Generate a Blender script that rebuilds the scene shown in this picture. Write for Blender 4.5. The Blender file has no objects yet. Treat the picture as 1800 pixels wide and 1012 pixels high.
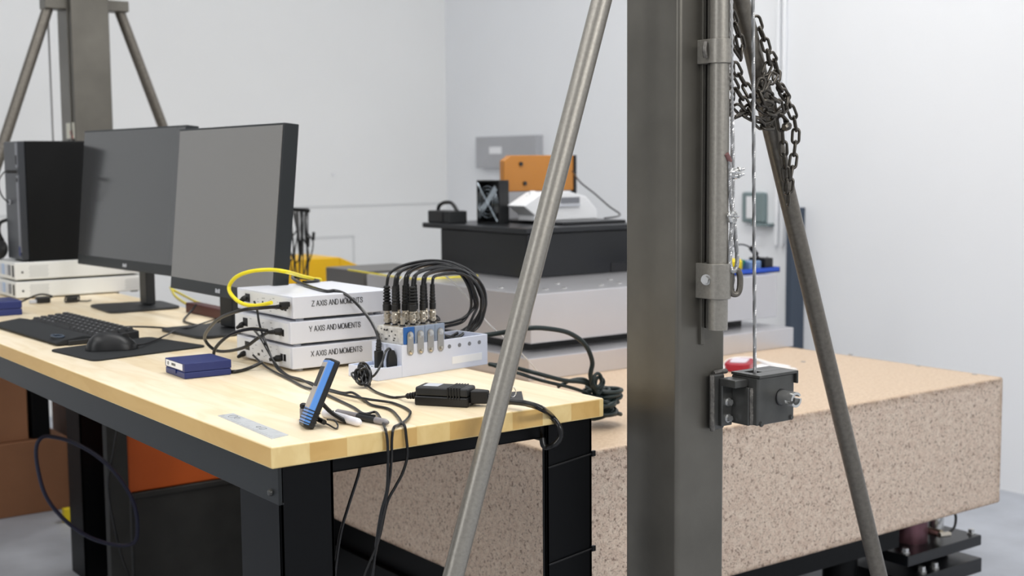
import bpy, bmesh, math, random
from mathutils import Vector, Matrix
random.seed(7)
S = bpy.context.scene
COL = S.collection

# ------------------------------------------------------------ camera, world, lamps, exposure
CAM = Vector((-0.8406, -1.7531, 1.28))
RX = ((0.8050991726781509, 0.06348866620632646, -0.5897325761871209),
      (-0.593082461670153, 0.07229289177754528, -0.8018896005421892),
      (-0.008277427875158998, 0.9953607019878681, 0.09585696180241554))
ROT = Matrix(RX)
cd = bpy.data.cameras.new('camera'); cam = bpy.data.objects.new('camera', cd); COL.objects.link(cam)
cam.matrix_world = Matrix.Translation(CAM) @ ROT.to_4x4()
cd.sensor_width = 36.0; cd.lens = 36.0 * 2285 / 1800; cd.clip_start = 0.05
cd.dof.use_dof = True; cd.dof.focus_distance = 2.25; cd.dof.aperture_fstop = 5.0
S.camera = cam

w = bpy.data.worlds.new('hall_light'); S.world = w; w.use_nodes = True
wb = w.node_tree.nodes['Background']; wb.inputs[1].default_value = 0.62
_n = w.node_tree.nodes; _l = w.node_tree.links.new      # added bright and dark noise for the unseen hall, gives metal contrast
_tc = _n.new('ShaderNodeTexCoord'); _mp = _n.new('ShaderNodeMapping'); _mp.inputs['Scale'].default_value = (1.6, 1.6, 0.5); _l(_tc.outputs['Generated'], _mp.inputs[0])
_no = _n.new('ShaderNodeTexNoise'); _no.inputs['Scale'].default_value = 1.9; _no.inputs['Detail'].default_value = 2; _l(_mp.outputs[0], _no.inputs['Vector'])
_cr = _n.new('ShaderNodeValToRGB'); _cr.color_ramp.elements[0].position = 0.40; _cr.color_ramp.elements[0].color = (0.16, 0.16, 0.17, 1)
_cr.color_ramp.elements[1].position = 0.56; _cr.color_ramp.elements[1].color = (1.22, 1.25, 1.30, 1); _l(_no.outputs['Fac'], _cr.inputs[0]); _l(_cr.outputs[0], wb.inputs[0])

def area(name, loc, size, power, target=None, color=(1, 1, 1)):
    l = bpy.data.lights.new(name, 'AREA'); l.shape = 'RECTANGLE'; l.size = size[0]; l.size_y = size[1]
    l.energy = power; l.color = color
    o = bpy.data.objects.new(name, l); COL.objects.link(o); o.location = loc
    if target is not None:
        o.rotation_euler = (Vector(target) - Vector(loc)).to_track_quat('-Z', 'Y').to_euler()
    return o
area('ceiling_panel_light', (0.9, 0.2, 3.6), (0.5, 3.2), 50, None, (1.0, 0.985, 0.96))
area('ceiling_panel_light', (2.4, 1.4, 3.6), (0.5, 3.2), 46, None, (1.0, 0.985, 0.96))
area('ceiling_panel_light', (-1.4, 0.6, 3.6), (0.5, 3.2), 46, None, (1.0, 0.985, 0.96))
area('added_fill_light', (0.6, -4.6, 3.0), (3.2, 0.6), 95, (1.4, 0.6, 0.6), (1.0, 0.985, 0.96))  # added fill from behind the camera, brightens the upright faces
area('added_fill_light', (-4.4, -0.2, 3.0), (0.6, 3.2), 60, (0.8, 1.0, 0.7), (0.98, 0.99, 1.0))  # second added fill, out of view on the left, for left-facing sides
S.view_settings.view_transform = 'Standard'; S.view_settings.look = 'None'
S.view_settings.exposure = -0.15; S.view_settings.gamma = 1.0; S.view_settings.use_curve_mapping = False

# measuring helpers: where the line of sight of a measured point meets a real plane of the room
def _ray(px, py): return ROT @ Vector((px - 900, -(py - 506), -2285))
def az(px, py, z): d = _ray(px, py); return CAM + d * ((z - CAM.z) / d.z)
def ax(px, py, x): d = _ray(px, py); return CAM + d * ((x - CAM.x) / d.x)
def pj(p): v = ROT.transposed() @ (Vector(p) - CAM); return 900 + 2285 * v.x / -v.z, 506 - 2285 * v.y / -v.z
def ay(px, py, y): d = _ray(px, py); return CAM + d * ((y - CAM.y) / d.y)

# ------------------------------------------------------------ materials
MATS = {}
def srgb(c): return tuple(((v / 255) / 12.92 if v / 255 <= 0.04045 else ((v / 255 + 0.055) / 1.055) ** 2.4) for v in c) + (1,)
def mat(name, c, rough=0.5, metal=0.0, var=0.0, scale=8.0, bump=0.0, bscale=200.0, spec=0.5, trans=0.0, alpha=1.0, coat=0.0, stretch=(1, 1, 1)):
    m = bpy.data.materials.new(name); m.use_nodes = True; nt = m.node_tree; b = nt.nodes['Principled BSDF']
    col = srgb(c); b.inputs['Base Color'].default_value = col
    b.inputs['Roughness'].default_value = rough; b.inputs['Metallic'].default_value = metal
    b.inputs['Specular IOR Level'].default_value = spec
    b.inputs['Transmission Weight'].default_value = trans; b.inputs['Alpha'].default_value = alpha
    b.inputs['Coat Weight'].default_value = coat
    tc = nt.nodes.new('ShaderNodeTexCoord'); mp = nt.nodes.new('ShaderNodeMapping'); mp.inputs['Scale'].default_value = stretch
    nt.links.new(tc.outputs['Object'], mp.inputs[0])
    if var > 0:
        n = nt.nodes.new('ShaderNodeTexNoise'); n.inputs['Scale'].default_value = scale; n.inputs['Detail'].default_value = 6
        r = nt.nodes.new('ShaderNodeValToRGB')
        r.color_ramp.elements[0].position = 0.3; r.color_ramp.elements[1].position = 0.7
        r.color_ramp.elements[0].color = tuple(v * (1 - var) for v in col[:3]) + (1,)
        r.color_ramp.elements[1].color = tuple(min(1, v * (1 + var)) for v in col[:3]) + (1,)
        nt.links.new(mp.outputs[0], n.inputs['Vector']); nt.links.new(n.outputs['Fac'], r.inputs[0]); nt.links.new(r.outputs[0], b.inputs['Base Color'])
    if bump > 0:
        n2 = nt.nodes.new('ShaderNodeTexNoise'); n2.inputs['Scale'].default_value = bscale; n2.inputs['Detail'].default_value = 3
        bp = nt.nodes.new('ShaderNodeBump'); bp.inputs['Strength'].default_value = bump; bp.inputs['Distance'].default_value = 0.001
        nt.links.new(mp.outputs[0], n2.inputs['Vector']); nt.links.new(n2.outputs['Fac'], bp.inputs['Height']); nt.links.new(bp.outputs[0], b.inputs['Normal'])
    MATS[name] = m
    return m

def wood_mat():
    m = bpy.data.materials.new('maple_blocks'); m.use_nodes = True; nt = m.node_tree; b = nt.nodes['Principled BSDF']; L = nt.links.new
    tc = nt.nodes.new('ShaderNodeTexCoord'); sp = nt.nodes.new('ShaderNodeSeparateXYZ'); L(tc.outputs['Object'], sp.inputs[0])
    cb = nt.nodes.new('ShaderNodeCombineXYZ'); L(sp.outputs['Y'], cb.inputs[0]); L(sp.outputs['X'], cb.inputs[1])
    br = nt.nodes.new('ShaderNodeTexBrick'); br.offset = 0.37; br.offset_frequency = 2
    br.inputs['Scale'].default_value = 1.0; br.inputs['Brick Width'].default_value = 0.62; br.inputs['Row Height'].default_value = 0.064
    br.inputs['Mortar Size'].default_value = 0.0004; br.inputs['Mortar Smooth'].default_value = 1.0; br.inputs['Bias'].default_value = 0.0
    br.inputs['Color1'].default_value = srgb((247, 233, 206)); br.inputs['Color2'].default_value = srgb((239, 219, 182)); br.inputs['Mortar'].default_value = srgb((222, 192, 145))
    L(cb.outputs[0], br.inputs['Vector'])
    mp = nt.nodes.new('ShaderNodeMapping'); mp.inputs['Scale'].default_value = (9, 1.6, 6); L(tc.outputs['Object'], mp.inputs[0])
    n = nt.nodes.new('ShaderNodeTexNoise'); n.inputs['Scale'].default_value = 3; n.inputs['Detail'].default_value = 7; n.inputs['Distortion'].default_value = 1.2; L(mp.outputs[0], n.inputs['Vector'])
    r = nt.nodes.new('ShaderNodeValToRGB'); r.color_ramp.elements[0].position = 0.35; r.color_ramp.elements[0].color = (0.90, 0.85, 0.77, 1); r.color_ramp.elements[1].position = 0.6; r.color_ramp.elements[1].color = (1, 1, 1, 1)
    L(n.outputs['Fac'], r.inputs[0])
    mx = nt.nodes.new('ShaderNodeMixRGB'); mx.blend_type = 'MULTIPLY'; mx.inputs[0].default_value = 0.8; L(br.outputs['Color'], mx.inputs[1]); L(r.outputs[0], mx.inputs[2])
    # cut ends and edges of the boards are a deeper honey colour than the sanded top
    g = nt.nodes.new('ShaderNodeNewGeometry'); s2 = nt.nodes.new('ShaderNodeSeparateXYZ'); L(g.outputs['True Normal'], s2.inputs[0])
    mr = nt.nodes.new('ShaderNodeMapRange'); mr.inputs[1].default_value = 0.3; mr.inputs[2].default_value = 0.9; mr.inputs[3].default_value = 1.0; mr.inputs[4].default_value = 0.0
    L(s2.outputs['Z'], mr.inputs[0])
    my = nt.nodes.new('ShaderNodeMixRGB'); my.blend_type = 'MULTIPLY'; L(mr.outputs[0], my.inputs[0]); L(mx.outputs[0], my.inputs[1]); my.inputs[2].default_value = (1.0, 0.89, 0.57, 1)
    L(my.outputs[0], b.inputs['Base Color']); b.inputs['Roughness'].default_value = 0.42
    MATS['wood'] = m
wood_mat()

def granite_mat():
    m = bpy.data.materials.new('pink_granite'); m.use_nodes = True; nt = m.node_tree; b = nt.nodes['Principled BSDF']; L = nt.links.new
    tc = nt.nodes.new('ShaderNodeTexCoord')
    def noise(sc, det=3, ro=0.5):
        n = nt.nodes.new('ShaderNodeTexNoise'); n.inputs['Scale'].default_value = sc; n.inputs['Detail'].default_value = det; n.inputs['Roughness'].default_value = ro
        L(tc.outputs['Object'], n.inputs['Vector']); return n
    def ramp(fac, p0, c0, p1, c1):
        r = nt.nodes.new('ShaderNodeValToRGB'); r.color_ramp.elements[0].position = p0; r.color_ramp.elements[0].color = c0
        r.color_ramp.elements[1].position = p1; r.color_ramp.elements[1].color = c1; L(fac, r.inputs[0]); return r
    base = ramp(noise(90, 5, 0.7).outputs['Fac'], 0.35, srgb((208, 184, 166)), 0.65, srgb((227, 210, 192)))
    ns_ = noise(125, 3, 0.6); ns_.inputs['Distortion'].default_value = 1.2
    sp = ramp(ns_.outputs['Fac'], 0.37, (0.36, 0.31, 0.29, 1), 0.44, (1, 1, 1, 1))
    sp2 = ramp(noise(480, 1).outputs['Fac'], 0.36, (0.6, 0.57, 0.54, 1), 0.45, (1, 1, 1, 1))
    m1 = nt.nodes.new('ShaderNodeMixRGB'); m1.blend_type = 'MULTIPLY'; m1.inputs[0].default_value = 1; L(base.outputs[0], m1.inputs[1]); L(sp.outputs[0], m1.inputs[2])
    m2 = nt.nodes.new('ShaderNodeMixRGB'); m2.blend_type = 'MULTIPLY'; m2.inputs[0].default_value = 0.8; L(m1.outputs[0], m2.inputs[1]); L(sp2.outputs[0], m2.inputs[2])
    # polished top: finer, tanner, hardly speckled; sides rough sawn
    g = nt.nodes.new('ShaderNodeNewGeometry'); s2 = nt.nodes.new('ShaderNodeSeparateXYZ'); L(g.outputs['Normal'], s2.inputs[0])
    mr = nt.nodes.new('ShaderNodeMapRange'); mr.inputs[1].default_value = 0.3; mr.inputs[2].default_value = 0.9; L(s2.outputs['Z'], mr.inputs[0])
    tb = ramp(noise(110, 6, 0.7).outputs['Fac'], 0.3, srgb((186, 156, 126)), 0.62, srgb((211, 188, 160)))
    mx = nt.nodes.new('ShaderNodeMixRGB'); mf = nt.nodes.new('ShaderNodeMath'); mf.operation = 'MULTIPLY'; mf.inputs[1].default_value = 0.85; L(mr.outputs[0], mf.inputs[0]); L(mf.outputs[0], mx.inputs[0]); L(m2.outputs[0], mx.inputs[1]); L(tb.outputs[0], mx.inputs[2])
    # brown handling grime along the edges
    so = nt.nodes.new('ShaderNodeSeparateXYZ'); L(tc.outputs['Object'], so.inputs[0])
    def mth(op, a_, b_):
        q = nt.nodes.new('ShaderNodeMath'); q.operation = op
        for k_, v_ in enumerate((a_, b_)):
            if hasattr(v_, 'default_value') or hasattr(v_, 'is_linked'): L(v_, q.inputs[k_])
            else: q.inputs[k_].default_value = v_
        return q.outputs[0]
    def rng(v_, a_, b_):
        q = nt.nodes.new('ShaderNodeMapRange'); L(v_, q.inputs[0]); q.inputs[1].default_value = a_; q.inputs[2].default_value = b_; return q.outputs[0]
    zt_, zb_, xr_ = rng(so.outputs['Z'], 0.345, 0.374), rng(so.outputs['Z'], 0.018, 0.0), rng(so.outputs['X'], 0.785, 0.817)
    gr_ = mth('MAXIMUM', mth('MAXIMUM', mth('MULTIPLY', zt_, mth('SUBTRACT', 1.0, mr.outputs[0])), zb_), xr_)
    nz_ = rng(noise(28, 5, 0.75).outputs['Fac'], 0.35, 0.6)
    gm = nt.nodes.new('ShaderNodeMixRGB'); gm.blend_type = 'MULTIPLY'; L(mth('MULTIPLY', gr_, nz_), gm.inputs[0]); L(mx.outputs[0], gm.inputs[1]); gm.inputs[2].default_value = (0.46, 0.36, 0.26, 1)
    L(gm.outputs[0], b.inputs['Base Color']); b.inputs['Roughness'].default_value = 0.45
    bp = nt.nodes.new('ShaderNodeBump'); bp.inputs['Strength'].default_value = 0.25; bp.inputs['Distance'].default_value = 0.001; L(noise(200, 3).outputs['Fac'], bp.inputs['Height']); L(bp.outputs[0], b.inputs['Normal'])
    MATS['granite'] = m
granite_mat()

mat('wall', (238, 240, 243), 0.75, var=0.015, scale=1.5)
mat('wall_back', (234, 235, 235), 0.75, var=0.015, scale=1.5)
mat('joint', (206, 208, 209), 0.7)
mat('concrete', (172, 176, 184), 0.5, var=0.13, scale=5, bump=0.2, bscale=60)
mat('ceiling', (225, 226, 228), 0.9)
mat('steel', (107, 104, 97), 0.38, 0.65, var=0.16, scale=7, bump=0.12, bscale=500)
mat('pipe', (150, 146, 138), 0.34, 0.5, var=0.10, scale=180, bump=0.25, bscale=900)
mat('pipe_dark', (112, 107, 99), 0.33, 0.55, var=0.15, scale=120, bump=0.2, bscale=900)
mat('chain', (84, 80, 74), 0.28, 0.85, var=0.3, scale=60)
mat('zinc', (214, 214, 212), 0.25, 0.9, var=0.08, scale=90)
mat('rope', (178, 178, 178), 0.35, 0.8)
mat('weld', (104, 101, 97), 0.5, 0.6, var=0.4, scale=150, bump=0.8, bscale=300)
mat('winch_steel', (84, 84, 82), 0.3, 0.5, var=0.12, scale=30)
mat('black_frame', (5, 6, 8), 0.42, 0.0, spec=0.18)
mat('apron', (25, 28, 29), 0.42, 0.0, spec=0.4)
mat('black_plastic', (15, 16, 18), 0.4)
mat('matt_plastic', (20, 21, 23), 0.6)
mat('dark_grey', (32, 34, 36), 0.5)
mat('bezel', (26, 31, 34), 0.45)
mat('screen', (68, 69, 70), 0.12, spec=0.9)
mat('screen_painted_reflection', (120, 118, 114), 0.22, spec=0.9)  # paler base colour stands in for the brighter reflection on this screen
mat('tower', (11, 12, 13), 0.45, spec=0.2)
mat('tower_front', (50, 53, 58), 0.4)
mat('strip_grey', (120, 122, 128), 0.3, 0.4)
mat('label_grey', (200, 203, 210), 0.5)
mat('rubber', (15, 15, 16), 0.55)
mat('cable', (20, 20, 21), 0.3)
mat('green_cable', (14, 32, 30), 0.45)
mat('blue_cable', (13, 16, 44), 0.4)
mat('yellow_cable', (240, 222, 30), 0.35)
mat('white_cable', (232, 232, 230), 0.4)
mat('white_case', (220, 222, 230), 0.35, 0.0, var=0.012, scale=6)
mat('eq_case', (226, 227, 224), 0.5)
mat('perf', (188, 190, 190), 0.6)
mat('ink', (28, 29, 31), 0.5)
mat('soft_ink', (120, 122, 128), 0.5)
mat('port', (20, 20, 22), 0.4)
mat('blue_case', (28, 42, 104), 0.42)
mat('tray', (216, 221, 236), 0.4)
mat('tray_panel', (165, 185, 215), 0.4)
mat('module', (196, 199, 204), 0.35, 0.4, var=0.05, scale=20)
mat('module_side', (205, 203, 198), 0.45, 0.1, var=0.25, scale=90)
mat('module_front', (146, 160, 182), 0.35, 0.2)
mat('module_blue', (38, 96, 168), 0.35)
mat('clip', (182, 178, 172), 0.28, 0.85)
mat('nickel', (205, 196, 180), 0.22, 0.95)
mat('label', (240, 241, 243), 0.5)
mat('meter_blue', (92, 150, 228), 0.35)
mat('meter_face', (188, 180, 172), 0.3)
mat('pen_white', (232, 230, 234), 0.35)
mat('pen_grey', (140, 136, 138), 0.4)
mat('ruler', (206, 210, 214), 0.3, 0.15, var=0.08, scale=60)
mat('cardboard', (140, 96, 66), 0.8, var=0.08, scale=6)
mat('cardboard_dark', (92, 60, 40), 0.8, var=0.12, scale=6)
mat('orange_box', (186, 82, 14), 0.6, var=0.1, scale=5)
mat('crate', (34, 34, 32), 0.6, var=0.25, scale=14)
mat('aluminium', (208, 207, 210), 0.3, 0.7, var=0.04, scale=3, bump=0.05, bscale=80)
mat('dark_aluminium', (112, 110, 108), 0.42, 0.35, var=0.06, scale=3)
mat('black_machine', (18, 20, 23), 0.32)
mat('machine_rim', (28, 30, 33), 0.3)
mat('fan_guard', (186, 196, 204), 0.25, 0.9)
mat('amber', (188, 124, 50), 0.25, var=0.06, scale=4)
mat('white_plastic', (232, 233, 235), 0.4)
mat('sheet', (176, 177, 181), 0.4, 0.3, var=0.05, scale=4)
mat('wall_grey', (120, 136, 138), 0.5)
mat('slate', (58, 70, 86), 0.5)
mat('blue_plastic', (28, 78, 190), 0.4)
mat('yellow_plastic', (232, 206, 30), 0.4)
mat('clear_blue', (110, 140, 180), 0.2)
mat('teal', (40, 130, 110), 0.5)
mat('orange_plastic', (222, 130, 40), 0.5)
mat('red_plastic', (160, 24, 44), 0.4)
mat('label_pale', (214, 206, 214), 0.5)
mat('yellow_paint', (238, 186, 12), 0.5)
mat('green_pcb', (46, 96, 74), 0.4)
mat('heatshrink', (122, 84, 82), 0.5)
mat('tag_red', (200, 60, 50), 0.5)
mat('cream_label', (214, 212, 196), 0.6)
mat('red_dark', (72, 22, 16), 0.5)
mat('led_green', (190, 230, 60), 0.4)
mat('rubber_mount', (28, 27, 25), 0.5)
mat('iridescent', (120, 84, 92), 0.3, 0.6, var=0.4, scale=9)
mat('pad', (24, 27, 30), 0.75)
mat('key', (22, 23, 25), 0.45)
mat('legend', (190, 192, 196), 0.5)

# ------------------------------------------------------------ mesh building
WM = {}     # world matrix of each object at build time
class MB:
    def __init__(s): s.bm = bmesh.new()
    def _add(s, vs, fs, M=None):
        if M is not None: vs = [M @ Vector(v) for v in vs]
        bv = [s.bm.verts.new(v) for v in vs]
        for f in fs:
            try: s.bm.faces.new([bv[i] for i in f])
            except ValueError: pass
        return s
    def box(s, x0, x1, y0, y1, z0, z1, M=None):
        v = [(x0, y0, z0), (x1, y0, z0), (x1, y1, z0), (x0, y1, z0), (x0, y0, z1), (x1, y0, z1), (x1, y1, z1), (x0, y1, z1)]
        return s._add(v, [(0, 3, 2, 1), (4, 5, 6, 7), (0, 1, 5, 4), (1, 2, 6, 5), (2, 3, 7, 6), (3, 0, 4, 7)], M)
    def cyl(s, p0, p1, r0, r1=None, n=20, M=None):
        r1 = r0 if r1 is None else r1
        p0, p1 = Vector(p0), Vector(p1); d = (p1 - p0).normalized(); a = d.orthogonal().normalized(); b = d.cross(a)
        vs = []
        for p, r in ((p0, r0), (p1, r1)):
            for i in range(n):
                t = 2 * math.pi * i / n; vs.append(p + (a * math.cos(t) + b * math.sin(t)) * r)
        fs = [(i, (i + 1) % n, n + (i + 1) % n, n + i) for i in range(n)] + [tuple(range(n))[::-1], tuple(range(n, 2 * n))]
        return s._add(vs, fs, M)
    def lathe(s, prof, origin=(0, 0, 0), axis=(0, 0, 1), n=20, M=None):
        d = Vector(axis).normalized(); a = d.orthogonal().normalized(); b = d.cross(a); o = Vector(origin); vs = []
        for r, h in prof:
            for i in range(n):
                t = 2 * math.pi * i / n; vs.append(o + d * h + (a * math.cos(t) + b * math.sin(t)) * max(r, 1e-5))
        fs = []
        for k in range(len(prof) - 1):
            for i in range(n): fs.append((k * n + i, k * n + (i + 1) % n, (k + 1) * n + (i + 1) % n, (k + 1) * n + i))
        fs += [tuple(range(n))[::-1], tuple(range((len(prof) - 1) * n, len(prof) * n))]
        return s._add(vs, fs, M)
    def tube(s, pts, r, n=8, closed=False, smooth=6, M=None, rad=None):
        pts = [Vector(p) for p in pts]
        if smooth: pts = spline(pts, smooth, closed)
        m = len(pts); vs = []; prev = None
        for i, p in enumerate(pts):
            if closed: t = pts[(i + 1) % m] - pts[i - 1]
            else: t = pts[min(i + 1, m - 1)] - pts[max(i - 1, 0)]
            t = t.normalized() if t.length > 1e-9 else Vector((0, 0, 1))
            if prev is None: a = t.orthogonal().normalized()
            else:
                a = prev - t * prev.dot(t)
                a = a.normalized() if a.length > 1e-6 else t.orthogonal().normalized()
            prev = a; b = t.cross(a); rr = r if rad is None else rad(i / max(1, m - 1))
            for k in range(n):
                q = 2 * math.pi * k / n; vs.append(p + (a * math.cos(q) + b * math.sin(q)) * rr)
        fs = []
        for i in range(m if closed else m - 1):
            j = (i + 1) % m
            for k in range(n): fs.append((i * n + k, i * n + (k + 1) % n, j * n + (k + 1) % n, j * n + k))
        if not closed: fs += [tuple(range(n))[::-1], tuple(range((m - 1) * n, m * n))]
        return s._add(vs, fs, M)
    def prism(s, poly, h0, h1, M=None, axis='z'):
        n = len(poly)
        def P(u, v, h): return {'z': (u, v, h), 'y': (u, h, v), 'x': (h, u, v)}[axis]
        vs = [P(u, v, h0) for u, v in poly] + [P(u, v, h1) for u, v in poly]
        return s._add(vs, [(i, (i + 1) % n, n + (i + 1) % n, n + i) for i in range(n)] + [tuple(range(n))[::-1], tuple(range(n, 2 * n))], M)
    def loft(s, rings, M=None):
        n = len(rings[0]); vs = [p for r in rings for p in r]
        fs = [(k * n + i, k * n + (i + 1) % n, (k + 1) * n + (i + 1) % n, (k + 1) * n + i) for k in range(len(rings) - 1) for i in range(n)]
        fs += [tuple(range(n))[::-1], tuple(range((len(rings) - 1) * n, len(rings) * n))]
        return s._add(vs, fs, M)
    def build(s, name, material, parent=None, bevel=0.0, smooth=True, seg=2, **tags):
        bmesh.ops.recalc_face_normals(s.bm, faces=s.bm.faces[:])
        if parent is not None:
            inv = WM[parent.name].inverted(); s.bm.transform(inv)
        me = bpy.data.meshes.new(name); s.bm.to_mesh(me); s.bm.free()
        o = bpy.data.objects.new(name, me); COL.objects.link(o)
        me.materials.append(MATS[material])
        if parent is not None: o.parent = parent; WM[o.name] = WM[parent.name]
        else: WM[o.name] = Matrix.Identity(4)
        if smooth:
            for p in me.polygons: p.use_smooth = True
            me.set_sharp_from_angle(angle=math.radians(38))
        if bevel > 0:
            md = o.modifiers.new('bevel', 'BEVEL'); md.width = bevel; md.segments = seg; md.limit_method = 'ANGLE'; md.angle_limit = math.radians(40); md.harden_normals = True
        for k, v in tags.items(): o[k] = v
        return o

def spline(P, sub, closed=False):
    out = []; n = len(P)
    if n < 3: return P
    rng = range(n) if closed else range(n - 1)
    for i in rng:
        if closed: p0, p1, p2, p3 = P[i - 1], P[i], P[(i + 1) % n], P[(i + 2) % n]
        else: p0, p1, p2, p3 = P[max(i - 1, 0)], P[i], P[i + 1], P[min(i + 2, n - 1)]
        for k in range(sub):
            t = k / sub; t2 = t * t; t3 = t2 * t
            out.append(0.5 * ((2 * p1) + (-p0 + p2) * t + (2 * p0 - 5 * p1 + 4 * p2 - p3) * t2 + (-p0 + 3 * p1 - 3 * p2 + p3) * t3))
    if not closed: out.append(P[-1])
    return out

def thing(name, label, cat, loc=(0, 0, 0), rz=0.0, group=None):
    o = bpy.data.objects.new(name, None); COL.objects.link(o); o.empty_display_size = 0.05
    o.location = loc; o.rotation_euler = (0, 0, rz); o['label'] = label; o['category'] = cat
    if group: o['group'] = group
    WM[o.name] = Matrix.Translation(Vector(loc)) @ Matrix.Rotation(rz, 4, 'Z')
    return o
def tag(o, label, cat, group=None):
    o['label'] = label; o['category'] = cat
    if group: o['group'] = group
    return o
def F(o): return WM[o.name]          # local frame of a thing, to write its parts in its own axes
def copy_tree(o, parent=None):
    c = o.copy(); COL.objects.link(c)
    if parent is not None: c.parent = parent
    for ch in list(o.children): copy_tree(ch, c)
    return c
def frame(o, d=(0, 0, 1)): pass

def text(name, body, size, M, material, parent, depth=0.0006, align='LEFT', xs=1.0):
    cu = bpy.data.curves.new(name, 'FONT'); cu.body = body; cu.size = size; cu.extrude = depth; cu.align_x = align
    t = bpy.data.objects.new(name, cu); COL.objects.link(t)
    dg = bpy.context.evaluated_depsgraph_get(); me = bpy.data.meshes.new_from_object(t.evaluated_get(dg))
    bpy.data.objects.remove(t); bpy.data.curves.remove(cu)
    me.transform(Matrix.Diagonal((xs, 1, 1, 1))); me.transform(M)
    if parent is not None: me.transform(WM[parent.name].inverted())
    me.materials.clear(); me.materials.append(MATS[material])
    o = bpy.data.objects.new(name, me); COL.objects.link(o); o.parent = parent; WM[o.name] = WM[parent.name] if parent else Matrix.Identity(4)
    return o
STROKES = {   # sans-serif capitals as strokes on a unit-high grid: (width, polylines)
 'A': (.70, [[(0, 0), (.35, 1), (.70, 0)], [(.12, .33), (.58, .33)]]), 'X': (.66, [[(0, 0), (.66, 1)], [(0, 1), (.66, 0)]]), 'Y': (.68, [[(0, 1), (.34, .45), (.68, 1)], [(.34, .45), (.34, 0)]]),
 'Z': (.60, [[(.02, 1), (.60, 1), (0, 0), (.62, 0)]]), 'I': (.06, [[(.03, 0), (.03, 1)]]), 'N': (.60, [[(0, 0), (0, 1), (.60, 0), (.60, 1)]]), 'M': (.70, [[(0, 0), (0, 1), (.35, 0), (.70, 1), (.70, 0)]]),
 'E': (.54, [[(.54, 1), (0, 1), (0, 0), (.56, 0)], [(0, .53), (.50, .53)]]), 'T': (.62, [[(0, 1), (.62, 1)], [(.31, 1), (.31, 0)]]),
 'D': (.62, [[(0, 0), (0, 1), (.30, 1), (.48, .94), (.59, .78), (.63, .5), (.59, .22), (.48, .06), (.30, 0), (0, 0)]]),
 'O': (.74, [[(.37 + .37 * math.cos(math.radians(a)), .5 + .52 * math.sin(math.radians(a))) for a in range(0, 361, 20)]]),
 'S': (.58, [[(.56, .74), (.52, .92), (.30, 1.02), (.10, .94), (.03, .76), (.12, .60), (.44, .47), (.57, .30), (.54, .10), (.30, -.02), (.06, .07), (0, .29)]])}
def lettering(name, body, cap, stroke, M, material, parent, xs=0.87, gap=.20):
    g = MB(); x = 0.0; hw = stroke / 2
    for ch in body:
        if ch == ' ': x += .34; continue
        wdt, pls = STROKES[ch]
        for pl in pls:
            for (a, b) in zip(pl, pl[1:]):
                p, q = Vector(((x + a[0]) * cap * xs, a[1] * cap)), Vector(((x + b[0]) * cap * xs, b[1] * cap)); d = (q - p).normalized(); n = Vector((-d.y, d.x)) * hw; p = p - d * hw * .7; q = q + d * hw * .7
                c = [p + n, p - n, q - n, q + n]
                g._add([(v.x, v.y, 0) for v in c] + [(v.x, v.y, 0.0005) for v in c], [(0, 1, 2, 3), (4, 5, 6, 7), (0, 1, 5, 4), (1, 2, 6, 5), (2, 3, 7, 6), (3, 0, 4, 7)], M)
        x += wdt + gap
    return g.build(name, material, parent, smooth=False)
def face_y(x, y, z, rz=0):     # text standing on a -Y facing surface
    return Matrix.Translation((x, y, z)) @ Matrix.Rotation(rz, 4, 'Z') @ Matrix.Rotation(math.pi / 2, 4, 'X')
def face_x(x, y, z):     # text standing on a -X facing surface (reads towards -Y)
    return Matrix.Translation((x, y, z)) @ Matrix.Rotation(-math.pi / 2, 4, 'Z') @ Matrix.Rotation(math.pi / 2, 4, 'X')
def hexbolt(mb, p, d, r, h, M=None):
    mb.cyl(p, Vector(p) + Vector(d).normalized() * h * 0.3, r * 1.25, n=24, M=M)
    mb.cyl(Vector(p) + Vector(d).normalized() * h * 0.3, Vector(p) + Vector(d).normalized() * h, r, r * 0.96, n=6, M=M)

# ------------------------------------------------------------ the room
WX, WY = 3.62, 4.98
def struct(o): o['kind'] = 'structure'; return o
struct(MB().box(-5, WX + 0.1, -5, WY + 0.1, -0.1, 0).build('floor', 'concrete'))
struct(MB().box(-5, WX, WY, WY + 0.1, 0, 4.2).build('wall_back', 'wall_back'))
struct(MB().box(WX, WX + 0.1, -3, WY + 0.1, 0, 4.2).build('wall_right', 'wall'))
p = ay(740, 358, WY)
struct(MB().box(0.5, WX, WY - 0.004, WY, p.z - 0.004, p.z + 0.004).build('trim_1', 'joint'))
a, b = ay(500, 417, WY), ay(622, 415, WY)
struct(MB().box(a.x, b.x, WY - 0.004, WY, b.z - 0.004, b.z + 0.004).box(b.x - 0.008, b.x, WY - 0.004, WY, 0.3, b.z).build('trim_2', 'joint'))
a = ax(1372, 40, WX)
for dy in (0, 0.035):
    tag(MB().cyl((WX - 0.012, a.y - dy, 0.9), (WX - 0.012, a.y - dy, 3.2), 0.010).build('wall_conduit', 'wall'),
        ['thin white conduit running up the right wall, the one nearer the corner', 'thin white conduit running up the right wall, the one farther from the corner'][dy > 0], 'conduit', 'conduits on the right wall')

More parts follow.
